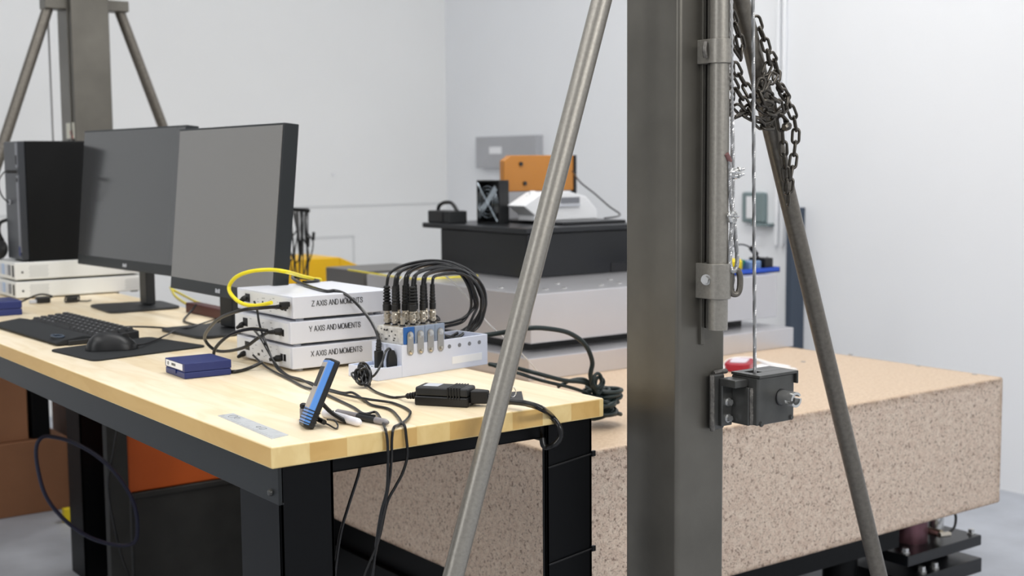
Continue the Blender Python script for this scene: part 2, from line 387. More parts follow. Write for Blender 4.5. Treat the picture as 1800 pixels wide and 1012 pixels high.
# ------------------------------------------------------------ workbench
ZD = 0.86
DL = 2.86
wb_ = thing('workbench', 'long maple-topped workbench with black steel legs, holding the computer gear', 'workbench', (0.0, 0.0, 0.0))
MB().box(0, 0.651, 0, DL, ZD - 0.034, ZD).build('benchtop', 'wood', wb_, 0.003)
MB().box(0.012, 0.018, 0.004, DL - 0.02, 0.768, 0.826).box(0.018, 0.021, 0.004, DL - 0.02, 0.768, 0.771).build('apron', 'apron', wb_, 0.001)
MB().box(0.633, 0.639, 0.03, DL - 0.02, 0.768, 0.826).box(0.6, 0.639, 0.03, DL - 0.02, 0.768, 0.771).build('apron', 'apron', wb_, 0.001)
for y in (0.022, DL - 0.05):
    MB().box(0.113, 0.53, y + 0.008, y + 0.014, 0.798, 0.826).box(0.113, 0.53, y + 0.008, y + 0.03, 0.798, 0.801).build('cross_rail', 'black_frame', wb_, 0.001)
for x0 in (0.022, 0.535):
    for y0 in (0.02, 2.62):
        if x0 > 0.1 and y0 > 1: x0, y0 = ay(146, 900, 2.20).x, 2.20
        g = MB(); dx = 0.092 if x0 < 0.1 else (0.104 if y0 < 1 else 0.080); dp = 0.145 if x0 < 0.1 else (0.012 if y0 < 1 else 0.13)
        g.box(x0, x0 + dx, y0, y0 + 0.006, 0.0, 0.826).box(x0, x0 + 0.006, y0, y0 + dp, 0, 0.826).box(x0 + dx - 0.006, x0 + dx, y0, y0 + dp, 0, 0.826)
        g.build('leg', 'black_frame', wb_, 0.001)
        if x0 > 0.1 and y0 < 1:
            for zz in (0.752, 0.577):
                MB().tube([(x0 + 0.003, y0 - 0.002, zz - 0.006), (x0 + 0.052, y0 - 0.003, zz), (x0 + dx, y0 - 0.003, zz + 0.006)], 0.0018, 6).box(x0 + dx - 0.004, x0 + dx + 0.004, y0 - 0.006, y0 - 0.001, zz + 0.001, zz + 0.011).build('cable_tie', 'black_plastic', wb_)
g = MB(); q = ax(477, 865, 0.012); g.lathe([(0.0055, 0), (0.0055, 0.002), (0.004, 0.005), (0.001, 0.006)], (0.012, max(q.y, 0.012), q.z), (-1, 0, 0)); g.build('bolt', 'winch_steel', wb_)
q = ax(376, 784, 0.0)
# steel plate-ruler glued near the front corner
r_ = thing('steel_ruler', 'short thin steel ruler lying flat near the front corner of the bench', 'ruler', (0.0, 0, ZD))
c4 = [az(px, py, ZD) for px, py in ((383, 731), (410, 727), (507, 765), (478, 772))]
MB()._add([(v.x, v.y, ZD) for v in c4] + [(v.x, v.y, ZD + 0.0012) for v in c4], [(0, 1, 2, 3), (4, 5, 6, 7), (0, 1, 5, 4), (1, 2, 6, 5), (2, 3, 7, 6), (3, 0, 4, 7)]).build('blade', 'ruler', r_)
g = MB()
for i in range(24):
    t = (i + 0.7) / 25; a0 = c4[0].lerp(c4[3], t); b0 = c4[1].lerp(c4[2], t); L_ = 0.35 if i % 4 == 0 else 0.2
    e = a0.lerp(b0, L_); d = (c4[3] - c4[0]).normalized() * 0.0004
    g._add([(v.x, v.y, ZD + 0.00135) for v in (a0 - d, e - d, e + d, a0 + d)], [(0, 1, 2, 3)])
m_ = c4[1].lerp(c4[2], .12); n_ = c4[0].lerp(c4[3], .12)
for t, rr in ((.12, .008), (.2, .005), (.6, .004), (.68, .006)):
    cc = c4[0].lerp(c4[3], t).lerp(c4[1].lerp(c4[2], t), .58)
    g.tube([(cc.x + rr * math.cos(k), cc.y + rr * math.sin(k), ZD + 0.0013) for k in [j * 0.785 for j in range(8)]], 0.0004, 4, True, 2)
g.build('markings', 'soft_ink', r_)

# ------------------------------------------------------------ keyboard, pad, mouse
kb = thing('keyboard', 'black wired computer keyboard with padded wrist rest, front left of the bench', 'keyboard', (0.175, 1.55, ZD), math.radians(-88))
# local: x runs along the keyboard towards -Y, y runs towards +X
M = F(kb)
MB().prism([(-0.07, 0), (0.105, 0), (0.105, 0.022), (-0.005, 0.014), (-0.07, 0.012)], -0.24, 0.24, M @ Matrix.Rotation(0, 4, 'Z'), axis='x').build('base', 'matt_plastic', kb, 0.003)
g = MB(); g.prism([(-0.095, 0.003), (-0.01, 0.0), (-0.008, 0.017), (-0.03, 0.021), (-0.08, 0.015), (-0.097, 0.008)], -0.235, 0.235, M, axis='x'); g.build('wrist_rest', 'pad', kb, 0.003)
MB().tube([(0.185 + 0.026 * math.cos(t), -0.075 + 0.012 * math.sin(t), 0.0185) for t in [i * math.pi / 6 for i in range(12)]], 0.0025, 6, True, 2, M).build('rest_clip', 'slate', kb)
for rI, (yy, nk) in enumerate(((0.010, 15), (0.029, 15), (0.048, 15), (0.067, 15), (0.088, 16))):
    z0 = 0.0145 + rI * 0.0017
    wk = 0.46 / nk
    for k in range(nk):
        if rI == 0 and 4 <= k <= 8:
            if k == 4: x0, x1 = -0.228 + 4 * wk, -0.228 + 9 * wk - 0.003
            else: continue
        else: x0, x1 = -0.228 + k * wk, -0.228 + (k + 1) * wk - 0.003
        xi = 0.0025
        lo = [(x0, yy - 0.008, z0), (x1, yy - 0.008, z0), (x1, yy + 0.008, z0), (x0, yy + 0.008, z0)]
        hi = [(x0 + xi, yy - 0.0055, z0 + 0.007), (x1 - xi, yy - 0.0055, z0 + 0.007), (x1 - xi, yy + 0.0055, z0 + 0.007), (x0 + xi, yy + 0.0055, z0 + 0.007)]
        g = MB(); g.loft([lo, hi], M); nf = len(g.bm.faces)
        g.box(x0 + 0.006, x0 + 0.0095, yy - 0.001, yy + 0.003, z0 + 0.0068, z0 + 0.0073, M)
        ko_ = g.build('key', 'key', kb); ko_.data.materials.append(MATS['legend'])
        for fi in range(nf, len(ko_.data.polygons)): ko_.data.polygons[fi].material_index = 1
tag(MB().tube([az(190, 580, ZD + 0.004), az(205, 575, ZD + 0.003), az(250, 574, ZD + 0.003), az(300, 577, ZD + 0.003), az(330, 582, ZD + 0.003), az(420, 560, ZD + 0.003)], 0.0022, 8).build('keyboard_cable', 'cable'), 'thin black cable running from the keyboard across the bench to the right monitor', 'cable')

mp_ = MB(); pc4 = [az(x, y, ZD) for x, y in ((86, 617), (165, 636), (365, 610), (262, 594))]
def rounded(poly, r, n=5):
    out = []; N = len(poly)
    for i in range(N):
        p0, p1, p2 = poly[i - 1], poly[i], poly[(i + 1) % N]
        a_ = p1 + (p0 - p1).normalized() * r; b_ = p1 + (p2 - p1).normalized() * r
        for k in range(n + 1):
            t = k / n; out.append(a_.lerp(p1, t).lerp(p1.lerp(b_, t), t))
    return out
rp = rounded([Vector((v.x, v.y)) for v in pc4], 0.022)
tag(mp_.prism([(v.x, v.y) for v in rp], ZD, ZD + 0.004).build('mouse_pad', 'pad', None, 0.001), 'thin black rounded mouse pad under the mouse at the bench edge', 'mouse pad')
ZP = ZD + 0.004
ml, mr_ = az(150, 609, ZP), az(237, 612, ZP)
mc = (ml + mr_) / 2; mc = az(192, 616, ZP) + Vector((0.012, 0.016, 0)); ang = math.radians(-22)
ms = thing('computer_mouse', 'black wired computer mouse resting on the black pad', 'mouse', (mc.x, mc.y, ZP), ang)
M = F(ms)
rings = []
for i in range(13):
    u = -1 + 2 * i / 12; x = 0.058 * u; wv = 0.033 * (max(0.0, 1 - abs(u) ** 3.2)) ** 0.5 * (1 - 0.08 * math.cos(u * 3)); hh = 0.038 * (max(0.0, 1 - abs(u) ** 2.6)) ** 0.62 * (1.0 - 0.22 * u)
    wv = max(wv, 0.004); hh = max(hh, 0.006)
    rings.append([(x, wv * math.copysign(abs(math.cos(t)) ** 0.8, math.cos(t)), 0.001 + (hh * max(0, math.sin(t)) ** 0.85 if math.sin(t) > 0 else 0.0)) for t in [k * 2 * math.pi / 20 for k in range(20)]])
MB().loft(rings, M).build('body', 'black_plastic', ms)
MB().cyl((0.03, -0.004, 0.027), (0.03, 0.004, 0.027), 0.009, n=20, M=M).build('scroll_wheel', 'rubber', ms)
e = F(ms) @ Vector((0.058, 0, 0.008))
MB().tube([F(ms) @ Vector((0.050, 0, 0.010)), e, az(262, 602, ZP + 0.004), az(290, 590, ZP + 0.006), az(312, 579, ZD + 0.006), az(335, 575, ZD + 0.01), az(380, 560, ZD + 0.004)], 0.0022, 8).build('cord', 'cable', ms)

# ------------------------------------------------------------ blue hard cases
def blue_case(o3, yaw, sx, sy, sz, label):
    t = thing('blue_hard_case', label, 'case', (o3.x, o3.y, ZD), yaw)
    M = F(t)
    MB().box(0, sx, 0, sy, 0, sz * 0.44, M).build('lower_shell', 'blue_case', t, 0.003)
    MB().box(0.0, sx, 0, sy, sz * 0.455, sz, M).box(0.002, sx - 0.002, 0.002, sy - 0.002, sz * 0.4, sz * 0.47, M).build('lid', 'blue_case', t, 0.004)
    MB().box(-0.0006, 0.002, sy * 0.10, sy * 0.94, sz * 0.53, sz * 0.93, M).build('label', 'label', t, 0.0)
    g = MB()
    for k, (a_, b_) in enumerate(((.45, .47), (.48, .485), (.5, .52), (.53, .535), (.55, .575), (.59, .6), (.61, .63), (.64, .645))):
        g.box(-0.0009, 0, sy * a_, sy * b_, sz * .66, sz * .82, M)
    g.tube([(-0.0009, sy * .82 + 0.003 * math.cos(q), sz * .73 + 0.003 * math.sin(q)) for q in [k * .785 for k in range(8)]], 0.0006, 4, True, 2, M)
    g.build('label_print', 'ink', t)
    MB().box(-0.002, 0.004, sy * 0.42, sy * 0.62, sz * .2, sz * .46, M).build('latch', 'blue_case', t, 0.001)
    return t
bl = az(285, 655, ZD); bb = az(325, 667, ZD)
t = blue_case(bb, math.radians(-1.5), 0.098, 0.108, 0.031, 'small blue hard case with white barcode sticker, on the bench before the stacked boxes')
b2 = az(40, 553, ZD)
t2 = thing('blue_hard_case', 'blue hard case cut by the left edge of the photo, behind the keyboard', 'case', (b2.x - 0.115, b2.y - 0.0, ZD), math.radians(0))
MB().box(0, 0.115, 0, 0.12, 0, 0.018, F(t2)).build('lower_shell', 'blue_case', t2, 0.003)
MB().box(0, 0.115, 0, 0.12, 0.018, 0.042, F(t2)).build('lid', 'blue_case', t2, 0.004)

# ------------------------------------------------------------ monitors
def monitor(cx, cy, yaw, label, colx, coly, base_yaw, wid=0.625, zb=0.968, zt=1.372, topshift=0.04, scr='screen'):
    t = thing('computer_monitor', label, 'monitor', (colx, coly, ZD), base_yaw)
    tilt = math.atan2(topshift, zt - zb); H_ = (zt - zb) / math.cos(tilt)
    # local: panel centre bottom; u along width (+Y turned by yaw), n = facing -X
    M = Matrix.Translation((cx, cy, zb)) @ Matrix.Rotation(yaw, 4, 'Z') @ Matrix.Rotation(tilt, 4, 'Y')
    hw = wid / 2
    MB().box(0, 0.036, -hw, hw, 0.0, H_, M).box(0.036, 0.055, -hw * .55, hw * .55, 0.06, H_ * .7, M).build('housing', 'bezel', t, 0.002)
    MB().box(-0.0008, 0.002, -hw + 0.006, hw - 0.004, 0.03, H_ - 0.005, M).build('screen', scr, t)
    g = MB()
    g.box(-0.0014, 0.001, -0.012, -0.004, 0.009, 0.019, M).box(-0.0014, 0.001, 0.000, 0.006, 0.009, 0.017, M).box(-0.0014, 0.001, 0.008, 0.012, 0.009, 0.019, M)
    g.build('badge', 'label_grey', t)
    c = F(t)
    MB().box(-0.014, 0.014, -0.034, 0.034, 0.010, 0.30, c).build('column', 'dark_grey', t, 0.004)
    MB().box(-0.03, 0.014, -0.03, 0.03, 0.24, 0.32, c).build('bracket', 'dark_grey', t, 0.004)
    pol = rounded([Vector(v) for v in ((-0.145, -0.120), (0.07, -0.105), (0.07, 0.105), (-0.145, 0.120))], 0.035)
    MB().prism([(v.x, v.y) for v in pol], 0.0, 0.008, c).build('foot', 'dark_grey', t, 0.003)
    return t
monitor(0.42, 1.146, 0.0, 'right-hand black widescreen monitor, paler reflection painted into its screen, behind the stacked white boxes', 0.535, 1.33, math.radians(4), wid=0.59, scr='screen_painted_reflection')
monitor(0.497, 1.985, math.radians(4), 'left-hand black widescreen monitor beside the black computer tower', 0.57, 2.00, math.radians(-4), wid=0.70, zb=0.976, zt=1.390)

# ------------------------------------------------------------ rack instruments under the tower, and the tower
def rack_unit(z0, h, yoff, label):
    t = thing('rack_instrument', label, 'instrument', (0.325, 2.49, z0))
    x0, x1, y0, y1 = 0.325, 0.745, 2.49 + yoff, 2.72
    MB().box(x0, x1, y0, y1, z0 + 0.004, z0 + h - 0.003).build('housing', 'eq_case', t, 0.003)
    for (a_, b_) in ((0.37, 0.43), (0.68, 0.735)):
        g = MB(); nz = 6; nx = 9
        for i in range(nx):
            for j in range(nz):
                xx = a_ + (b_ - a_) * (i + 0.5 * (j % 2)) / nx; zz = z0 + h * 0.22 + (h * 0.62) * j / nz
                g.cyl((xx, y0 + 0.001, zz), (xx, y0 - 0.0006, zz), 0.0024, n=6)
        g.build('vent_patch', 'perf', t)
    MB().cyl((x0 + 0.022, y0 + 0.001, z0 + h * .45), (x0 + 0.022, y0 - 0.001, z0 + h * .45), 0.0035, n=10).build('screw', 'port', t)
    for k, c_ in enumerate(('soft_ink', 'label_grey', 'tray_panel', 'label_grey')):
        MB().box(x0 - 0.003, x0 + 0.001, y0 + 0.05 + 0.035 * k, y0 + 0.073 + 0.035 * k, z0 + h * .25, z0 + h * .8).build('button', c_, t, 0.001)
    MB().box(x0 - 0.003, x0 + 0.001, y0 + 0.015, y0 + 0.025, z0 + h * .2, z0 + h * .8).build('connector_strip', 'port', t)
    if z0 < ZD + 0.01:
        for xx in (x0 + 0.03, x1 - 0.03):
            for yy in (y0 + 0.02, y1 - 0.03): MB().box(xx - 0.01, xx + 0.01, yy - 0.01, yy + 0.01, ZD, z0 + 0.005).build('foot', 'rubber', t)
    return t
rack_unit(ZD + 0.0, 0.058, 0.0, 'lower white rack instrument with vent patch, flat on the bench').location.z += 0
rack_unit(ZD + 0.058, 0.062, 0.0, 'upper white rack instrument carrying the black computer tower')
TZ = ZD + 0.058 + 0.062 - 0.003
pt = thing('computer_tower', 'black desktop computer tower standing on the white rack instruments', 'computer', (0.36, 2.5, TZ))
MB().box(0.374, 0.72, 2.5, 2.66, TZ, TZ + 0.385).build('case', 'tower', pt, 0.004)
MB().prism([(2.5, TZ + 0.006), (2.66, TZ + 0.006), (2.66, TZ + 0.384), (2.5, TZ + 0.384)], 0.352, 0.374, axis='x').build('front_panel', 'tower_front', pt, 0.004)
MB().box(0.349, 0.3535, 2.503, 2.522, TZ + 0.30, TZ + 0.378).box(0.349, 0.3535, 2.503, 2.522, TZ + 0.03, TZ + 0.275).build('trim_strip', 'strip_grey', pt, 0.001)
MB().box(0.347, 0.351, 2.506, 2.518, TZ + 0.255, TZ + 0.268).box(0.347, 0.351, 2.508, 2.515, TZ + 0.31, TZ + 0.34).build('usb_port', 'port', pt)
MB().box(0.3475, 0.3492, 2.507, 2.518, TZ + 0.02, TZ + 0.05).build('sticker', 'blue_case', pt)
MB().tube([(0.3475, 2.60 + 0.007 * math.cos(k), TZ + 0.19 + 0.007 * math.sin(k)) for k in [j * .785 for j in range(8)]], 0.0015, 5, True, 2).build('power_button', 'label_grey', pt)
us = thing('usb_plug_cable', 'thin black cable plugged into the front of the computer tower', 'cable', (0.33, 2.51, TZ + 0.288))
MB().box(0.318, 0.349, 2.507, 2.519, TZ + 0.283, TZ + 0.293).build('plug', 'rubber', us, 0.001)
MB().tube([(0.320, 2.513, TZ + 0.288), ay(10, 300, 2.53), ay(-2, 318, 2.55), ay(4, 345, 2.58), ay(28, 365, 2.64), (0.42, 2.70, TZ + 0.16)], 0.0022, 6).build('cord', 'cable', us)
hs = thing('headset', 'black headset lying on the rack instrument left of the tower', 'headset', (0.30, 2.64, TZ))
q = ay(14, 425, 2.69)
MB().lathe([(0.010, -0.014), (0.026, -0.014), (0.034, -0.006), (0.034, 0.006), (0.026, 0.014), (0.010, 0.014)], (0.30+.03, 2.695, TZ + 0.034), (-0.8, -0.6, 0.1)).build('ear_cup', 'black_plastic', hs)
MB().tube([(0.345, 2.69, TZ + 0.06), (0.334, 2.69, TZ + 0.09), (0.338, 2.685, TZ + 0.12), (0.36, 2.68, TZ + 0.13)], 0.006, 8).build('headband', 'black_plastic', hs)

def small_gadget(p0, p1, label, name, cat):
    t = thing(name, label, cat, (p0.x, p0.y, ZD))
    return t
a_, b_ = az(66, 534, ZD), az(104, 536, ZD)
t = thing('usb_adapter', 'small black adapter dongle on the bench in front of the rack instruments, left one', 'adapter', ((a_.x + b_.x) / 2, a_.y, ZD))
MB().box(a_.x, b_.x, a_.y, a_.y + 0.03, ZD, ZD + 0.02).build('body', 'black_plastic', t, 0.005)
MB().box(a_.x - 0.02, a_.x, a_.y + 0.006, a_.y + 0.02, ZD + 0.002, ZD + 0.012).build('plug', 'label_grey', t, 0.001)
MB().tube([(b_.x - 0.01, a_.y + 0.02, ZD + 0.014), (b_.x + 0.01, a_.y + 0.02, ZD + 0.018), (b_.x - 0.02, a_.y + 0.05, ZD + 0.024), (b_.x - 0.08, a_.y + 0.04, ZD + 0.006), (a_.x - 0.06, a_.y + 0.03, ZD + 0.004)], 0.003, 6).build('cord', 'cable', t)
a_, b_ = az(117, 533, ZD), az(152, 534, ZD)
t = thing('coiled_lead', 'short black coiled lead on the bench between dongle and left monitor foot', 'cable', ((a_.x + b_.x) / 2, a_.y, ZD))
g = MB()
for k in range(7):
    xx = a_.x + (b_.x - a_.x) * (k + .5) / 7
    g.tube([(xx + 0.002 * math.sin(q), a_.y + 0.012 + 0.012 * math.cos(q), ZD + 0.0115 + 0.009 * math.sin(q)) for q in [j * .6283 for j in range(10)]], 0.0024, 5, True, 1)
g.build('coil', 'rubber', t)
MB().tube([(b_.x - 0.003, a_.y + 0.01, ZD + 0.004), (b_.x + 0.02, a_.y + 0.0, ZD + 0.003), (b_.x + 0.04, a_.y + 0.02, ZD + 0.003)], 0.0022, 6).build('lead', 'cable', t)

# ------------------------------------------------------------ three stacked signal boxes
BX0, BX1, BY0, BY1 = 0.345, 0.578, 0.611, 0.878
def amp(z0, letter, dx, label, dy=0.0):
    t = thing('signal_amplifier_box', label, 'instrument', (BX0 + dx, BY0, z0))
    x0, x1 = BX0 + dx, BX1 + dx; h = 0.0455; zb = z0 + 0.006; y0, y1 = BY0 + dy, BY1 + dy
    MB().box(x0, x1, y0, y1, zb, zb + h).build('case', 'white_case', t, 0.0022)
    MB().box(x0 - 0.0008, x0 + 0.001, y0 + 0.010, y1 - 0.008, zb + 0.004, zb + h - 0.004).build('rear_panel', 'white_plastic', t)
    for xx in (x0 + 0.025, x1 - 0.025):
        for yy in (y0 + 0.022, y1 - 0.025): MB().cyl((xx, yy, z0), (xx, yy, zb + 0.001), 0.0085, n=16).build('foot', 'label_grey', t)
    lettering('lettering', letter + ' AXIS AND MOMENTS', 0.0106, 0.0011, face_y(x0 + 0.042, y0 - 0.0004, zb + 0.0235), 'ink', t)
    for (ya, yb, za, zbb) in ((.200, .222, .018, .036), (.042, .052, .014, .028), (.028, .038, .014, .028), (.150, .160, .012, .017), (.135, .140, .022, .026)):
        MB().box(x0 - 0.0016, x0, y0 + ya, y0 + yb, zb + za, zb + zbb).build('socket', 'port', t)
    g = MB()
    rn = random.Random(letter)
    for k in range(16):
        yy = y0 + 0.065 + rn.random() * 0.12; zz = zb + 0.006 + rn.random() * 0.03; g.box(x0 - 0.0012, x0, yy, yy + 0.003 + rn.random() * 0.006, zz, zz + 0.0009)
    g.build('rear_print', 'soft_ink', t)
    return t
amp(ZD, 'X', 0.0, 'bottom white metal box of three, lettered X AXIS AND MOMENTS', 0.0)
amp(ZD + 0.0515, 'Y', -0.003, 'middle white metal box of three, lettered Y AXIS AND MOMENTS')
amp(ZD + 0.103, 'Z', 0.004, 'top white metal box of three, lettered Z AXIS AND MOMENTS')

def plug(g, p, d, L_, r):   # moulded plug with ribs
    prof = [(r, 0), (r * 1.1, L_ * .25), (r, L_ * .4)]
    for k in range(5): prof += [(r * (.85 - .06 * k), L_ * (.45 + .1 * k)), (r * (.62 - .05 * k), L_ * (.5 + .1 * k))]
    g.lathe(prof, p, d, 14)
XF = BX0 - 0.001
def on_face(px, py): return ax(px, py, XF)
def cable_thing(name, label, cat, base, plugs, path, r, mname='cable', n=8):
    t = thing(name, label, cat, base)
    for (p_, d_, L_, rr) in plugs:
        g = MB(); plug(g, p_, d_, L_, rr); g.build('plug', 'rubber', t)
    MB().tube(path, r, n).build('cord', mname, t)
    return t
# thick black patch loop: top box socket round to bottom box
p0 = on_face(505, 538); p1 = on_face(485, 583); p2 = on_face(492, 632)
def fx(px, py, dx):
    v = ax(px, py, XF - dx)
    return v if v.z > ZD + 0.004 else az(px, py, ZD + 0.004)
cable_thing('patch_cable', 'thick black cable looping left from the top box plug back behind the middle box', 'cable', tuple(p0),
    [(p0, (-1, 0.05, 0.0), 0.035, 0.0065)], [fx(487, 539, .034), fx(460, 541, .05), fx(425, 545, .075), fx(385, 560, .085), fx(362, 585, .075), fx(362, 600, .06), fx(378, 615, .05), fx(400, 617, .04), fx(430, 610, .03), fx(452, 595, .02), fx(472, 583, .012)], 0.0036)
pm = on_face(497, 582)
cable_thing('patch_cable', 'thick black cable looping low from the middle box plug to the bottom box plug', 'cable', tuple(pm),
    [(pm, (-1, 0.1, 0.0), 0.038, 0.0068), (on_face(494, 629), (-1, 0.1, -0.05), 0.028, 0.0065)], [fx(470, 581, .036), fx(440, 578, .055), fx(405, 588, .075), fx(380, 610, .085), fx(376, 630, .085), fx(388, 648, .075), fx(410, 653, .06), fx(435, 648, .045), fx(462, 636, .03)], 0.0036)
# power leads from the left sockets
lefts = [(432, 523), (428, 569), (430, 620)]
paths = [[fx(447, 530, .022), fx(452, 545, .03), fx(456, 570, .035), fx(466, 600, .03), fx(478, 630, .02), fx(490, 650, .028), az(515, 664, ZD + .003), az(545, 672, ZD + .003), az(560, 678, ZD + .003), az(600, 690, ZD + .003), az(620, 690, ZD + .005), az(640, 703, ZD + .003), az(655, 712, ZD + .003), az(685, 719, ZD + .003), az(700, 733, ZD + .003), (0, 0, 0)],
         [fx(445, 578, .02), fx(458, 594, .03), fx(470, 615, .03), fx(485, 640, .025), az(505, 659, ZD + .003), az(530, 667, ZD + .007), az(560, 682, ZD + .003), az(590, 690, ZD + .007), az(620, 697, ZD + .007), az(650, 702, ZD + .008), az(690, 708, ZD + .003), az(718, 720, ZD + .003), az(720, 730, ZD + .003), (0, 0, 0)],
         [fx(445, 624, .02), fx(462, 640, .025), az(480, 652, ZD + .004), az(510, 667, ZD + .003), az(535, 680, ZD + .003), az(560, 687, ZD + .004), az(582, 697, ZD + .003), az(620, 715, ZD + .003), az(640, 727, ZD + .003), az(660, 724, ZD + .004), (0, 0, 0)]]
def edge(px0, px1, px2, y=-0.006):
    return [ay(px0[0], px0[1], y + 0.003), ay(px1[0], px1[1], y - 0.002), ay(px2[0], px2[1], y), ]
def over(px, py):      # a point just over the front edge of the benchtop
    v = ay(px, py, -0.003); return Vector((v.x, -0.0035, ZD + 0.0032))
tails = [[az(706, 743, ZD + .004), over(711, 751), ay(714, 768, -0.007), ay(716, 800, -0.008), ay(708, 830, -0.008), ay(695, 855, -0.006), ay(680, 885, -0.004), ay(665, 950, 0.0), ay(640, 1010, 0.0), ay(630, 1050, 0.0)],
         [az(712, 740, ZD + .004), az(702, 746, ZD + .003), over(692, 754), ay(689, 770, -0.007), ay(688, 800, -0.008), ay(685, 840, -0.008), ay(672, 910, -0.006), ay(660, 970, 0.0), ay(648, 1040, 0.0)],
         [az(670, 738, ZD + .003), over(677, 756), ay(681, 775, -0.007), ay(682, 810, -0.008), ay(680, 860, -0.008), ay(670, 900, -0.006), ay(662, 950, 0.0), ay(652, 1040, 0.0)]]
nm = ['black power lead from the top box, hanging over the bench edge farthest right', 'black power lead from the middle box, doubling back before it drops over the edge', 'black power lead from the bottom box, leftmost of those hanging over the edge']
for i in range(3):
    pl = on_face(*lefts[i])
    cable_thing('power_lead', nm[i], 'cable', tuple(pl), [(pl, (-1, -0.35, -0.35), 0.024, 0.0058)], paths[i][:-1] + tails[i], 0.0024, n=7)
# yellow network cable
yp = on_face(507, 536)
yc = thing('network_cable', 'bright yellow network cable arching over the top white box', 'cable', tuple(yp))
ztop = ZD + 0.103 + 0.0515
MB().tube([on_face(493, 533) + Vector((-0.02, 0, 0.003)), fx(450, 537, .03), fx(425, 533, .04), fx(407, 518, .04), fx(403, 503, .035), fx(415, 487, .03), fx(440, 477, .015), ax(475, 474, BX0 + 0.01), ax(505, 478, BX0 + 0.03), ay(530, 485, 0.84), ay(550, 490, 0.90), ay(562, 497, 0.93), (0.52, 0.95, ZD + 0.08), (0.52, 0.97, ZD + 0.003)], 0.0042, 10).build('cord', 'yellow_cable', yc)
MB().box(yp.x - 0.018, yp.x + 0.001, yp.y - 0.006, yp.y + 0.006, yp.z - 0.003, yp.z + 0.007).build('plug', 'port', yc, 0.001)
# black cable over the top box to the adapter plug in the tray
bk = thing('sensor_cable', 'black cable lying across the top white box and dropping to the tray', 'cable', (0.5, 0.6, ztop))
MB().tube([(0.50, 0.86, ztop + 0.003), az(560, 493, ztop + .003), az(520, 487, ztop + .004), az(515, 489, ztop + .005), az(530, 498, ztop + .0045), az(570, 511, ztop + .003), az(590, 511, ztop + .003), ay(612, 520, 0.602), ay(640, 548, 0.57), ay(658, 575, 0.52), ay(667, 600, 0.485), ay(667, 612, 0.475)], 0.0034, 8).build('cord', 'cable', bk)
# white little card under the loop
q = az(402, 655, ZD)
tag(MB().box(q.x - 0.012, q.x + 0.018, q.y - 0.012, q.y + 0.012, ZD, ZD + 0.0012).build('white_sticker', 'label'), 'tiny white paper square beside the small blue case', 'paper')

# ------------------------------------------------------------ tray with amplifier modules
TR = thing('signal_tray', 'long white plastic tray holding four grey modules with coaxial connectors', 'tray', (0.427, 0.411, ZD), math.radians(8))
M = F(TR)
g = MB()
g.box(0, 0.060, 0.0, 0.004, 0, 0.024, M).box(0, 0.004, 0.004, 0.095, 0, 0.024, M).box(0.004, 0.060, 0.091, 0.095, 0, 0.024, M).box(0.004, 0.288, 0.004, 0.091, 0, 0.004, M)
g.box(0.060, 0.292, 0.0, 0.004, 0, 0.064, M).box(0.288, 0.292, 0.004, 0.091, 0, 0.064, M).box(0.060, 0.292, 0.091, 0.095, 0, 0.064, M).box(0.060, 0.064, 0.004, 0.091, 0.0, 0.064, M)
g.build('tray_body', 'tray', TR, 0.0012)
MB().box(0.004, 0.060, 0.004, 0.091, 0.014, 0.017, M).build('terminal_board', 'tray_panel', TR)
g = MB()
for i in range(6):
    for j in range(4): g.box(0.010 + 0.008 * i, 0.014 + 0.008 * i, 0.012 + 0.018 * j, 0.024 + 0.018 * j, 0.017, 0.0185, M)
g.build('terminal_print', 'label', TR)
for k, cc in enumerate(('led_green', 'led_green', 'red_plastic')):
    MB().cyl(M @ Vector((0.010, 0.07 - 0.02 * k, 0.017)), M @ Vector((0.010, 0.07 - 0.02 * k, 0.022)), 0.0028, n=10).build('indicator', cc, TR)
for k in range(4):
    MB().cyl(M @ Vector((0.185 + 0.0277 * k, 0.0015, 0.049)), M @ Vector((0.185 + 0.0277 * k, -0.0008, 0.049)), 0.0042, n=16).build('hole', 'soft_ink', TR)
    MB().cyl(M @ Vector((0.185 + 0.0277 * k, 0.090, 0.046)), M @ Vector((0.185 + 0.0277 * k, 0.0925, 0.046)), 0.004, n=12).build('hole', 'port', TR)
MB().box(0.192, 0.275, -0.0006, 0.001, 0.012, 0.027, M).build('label', 'label', TR)
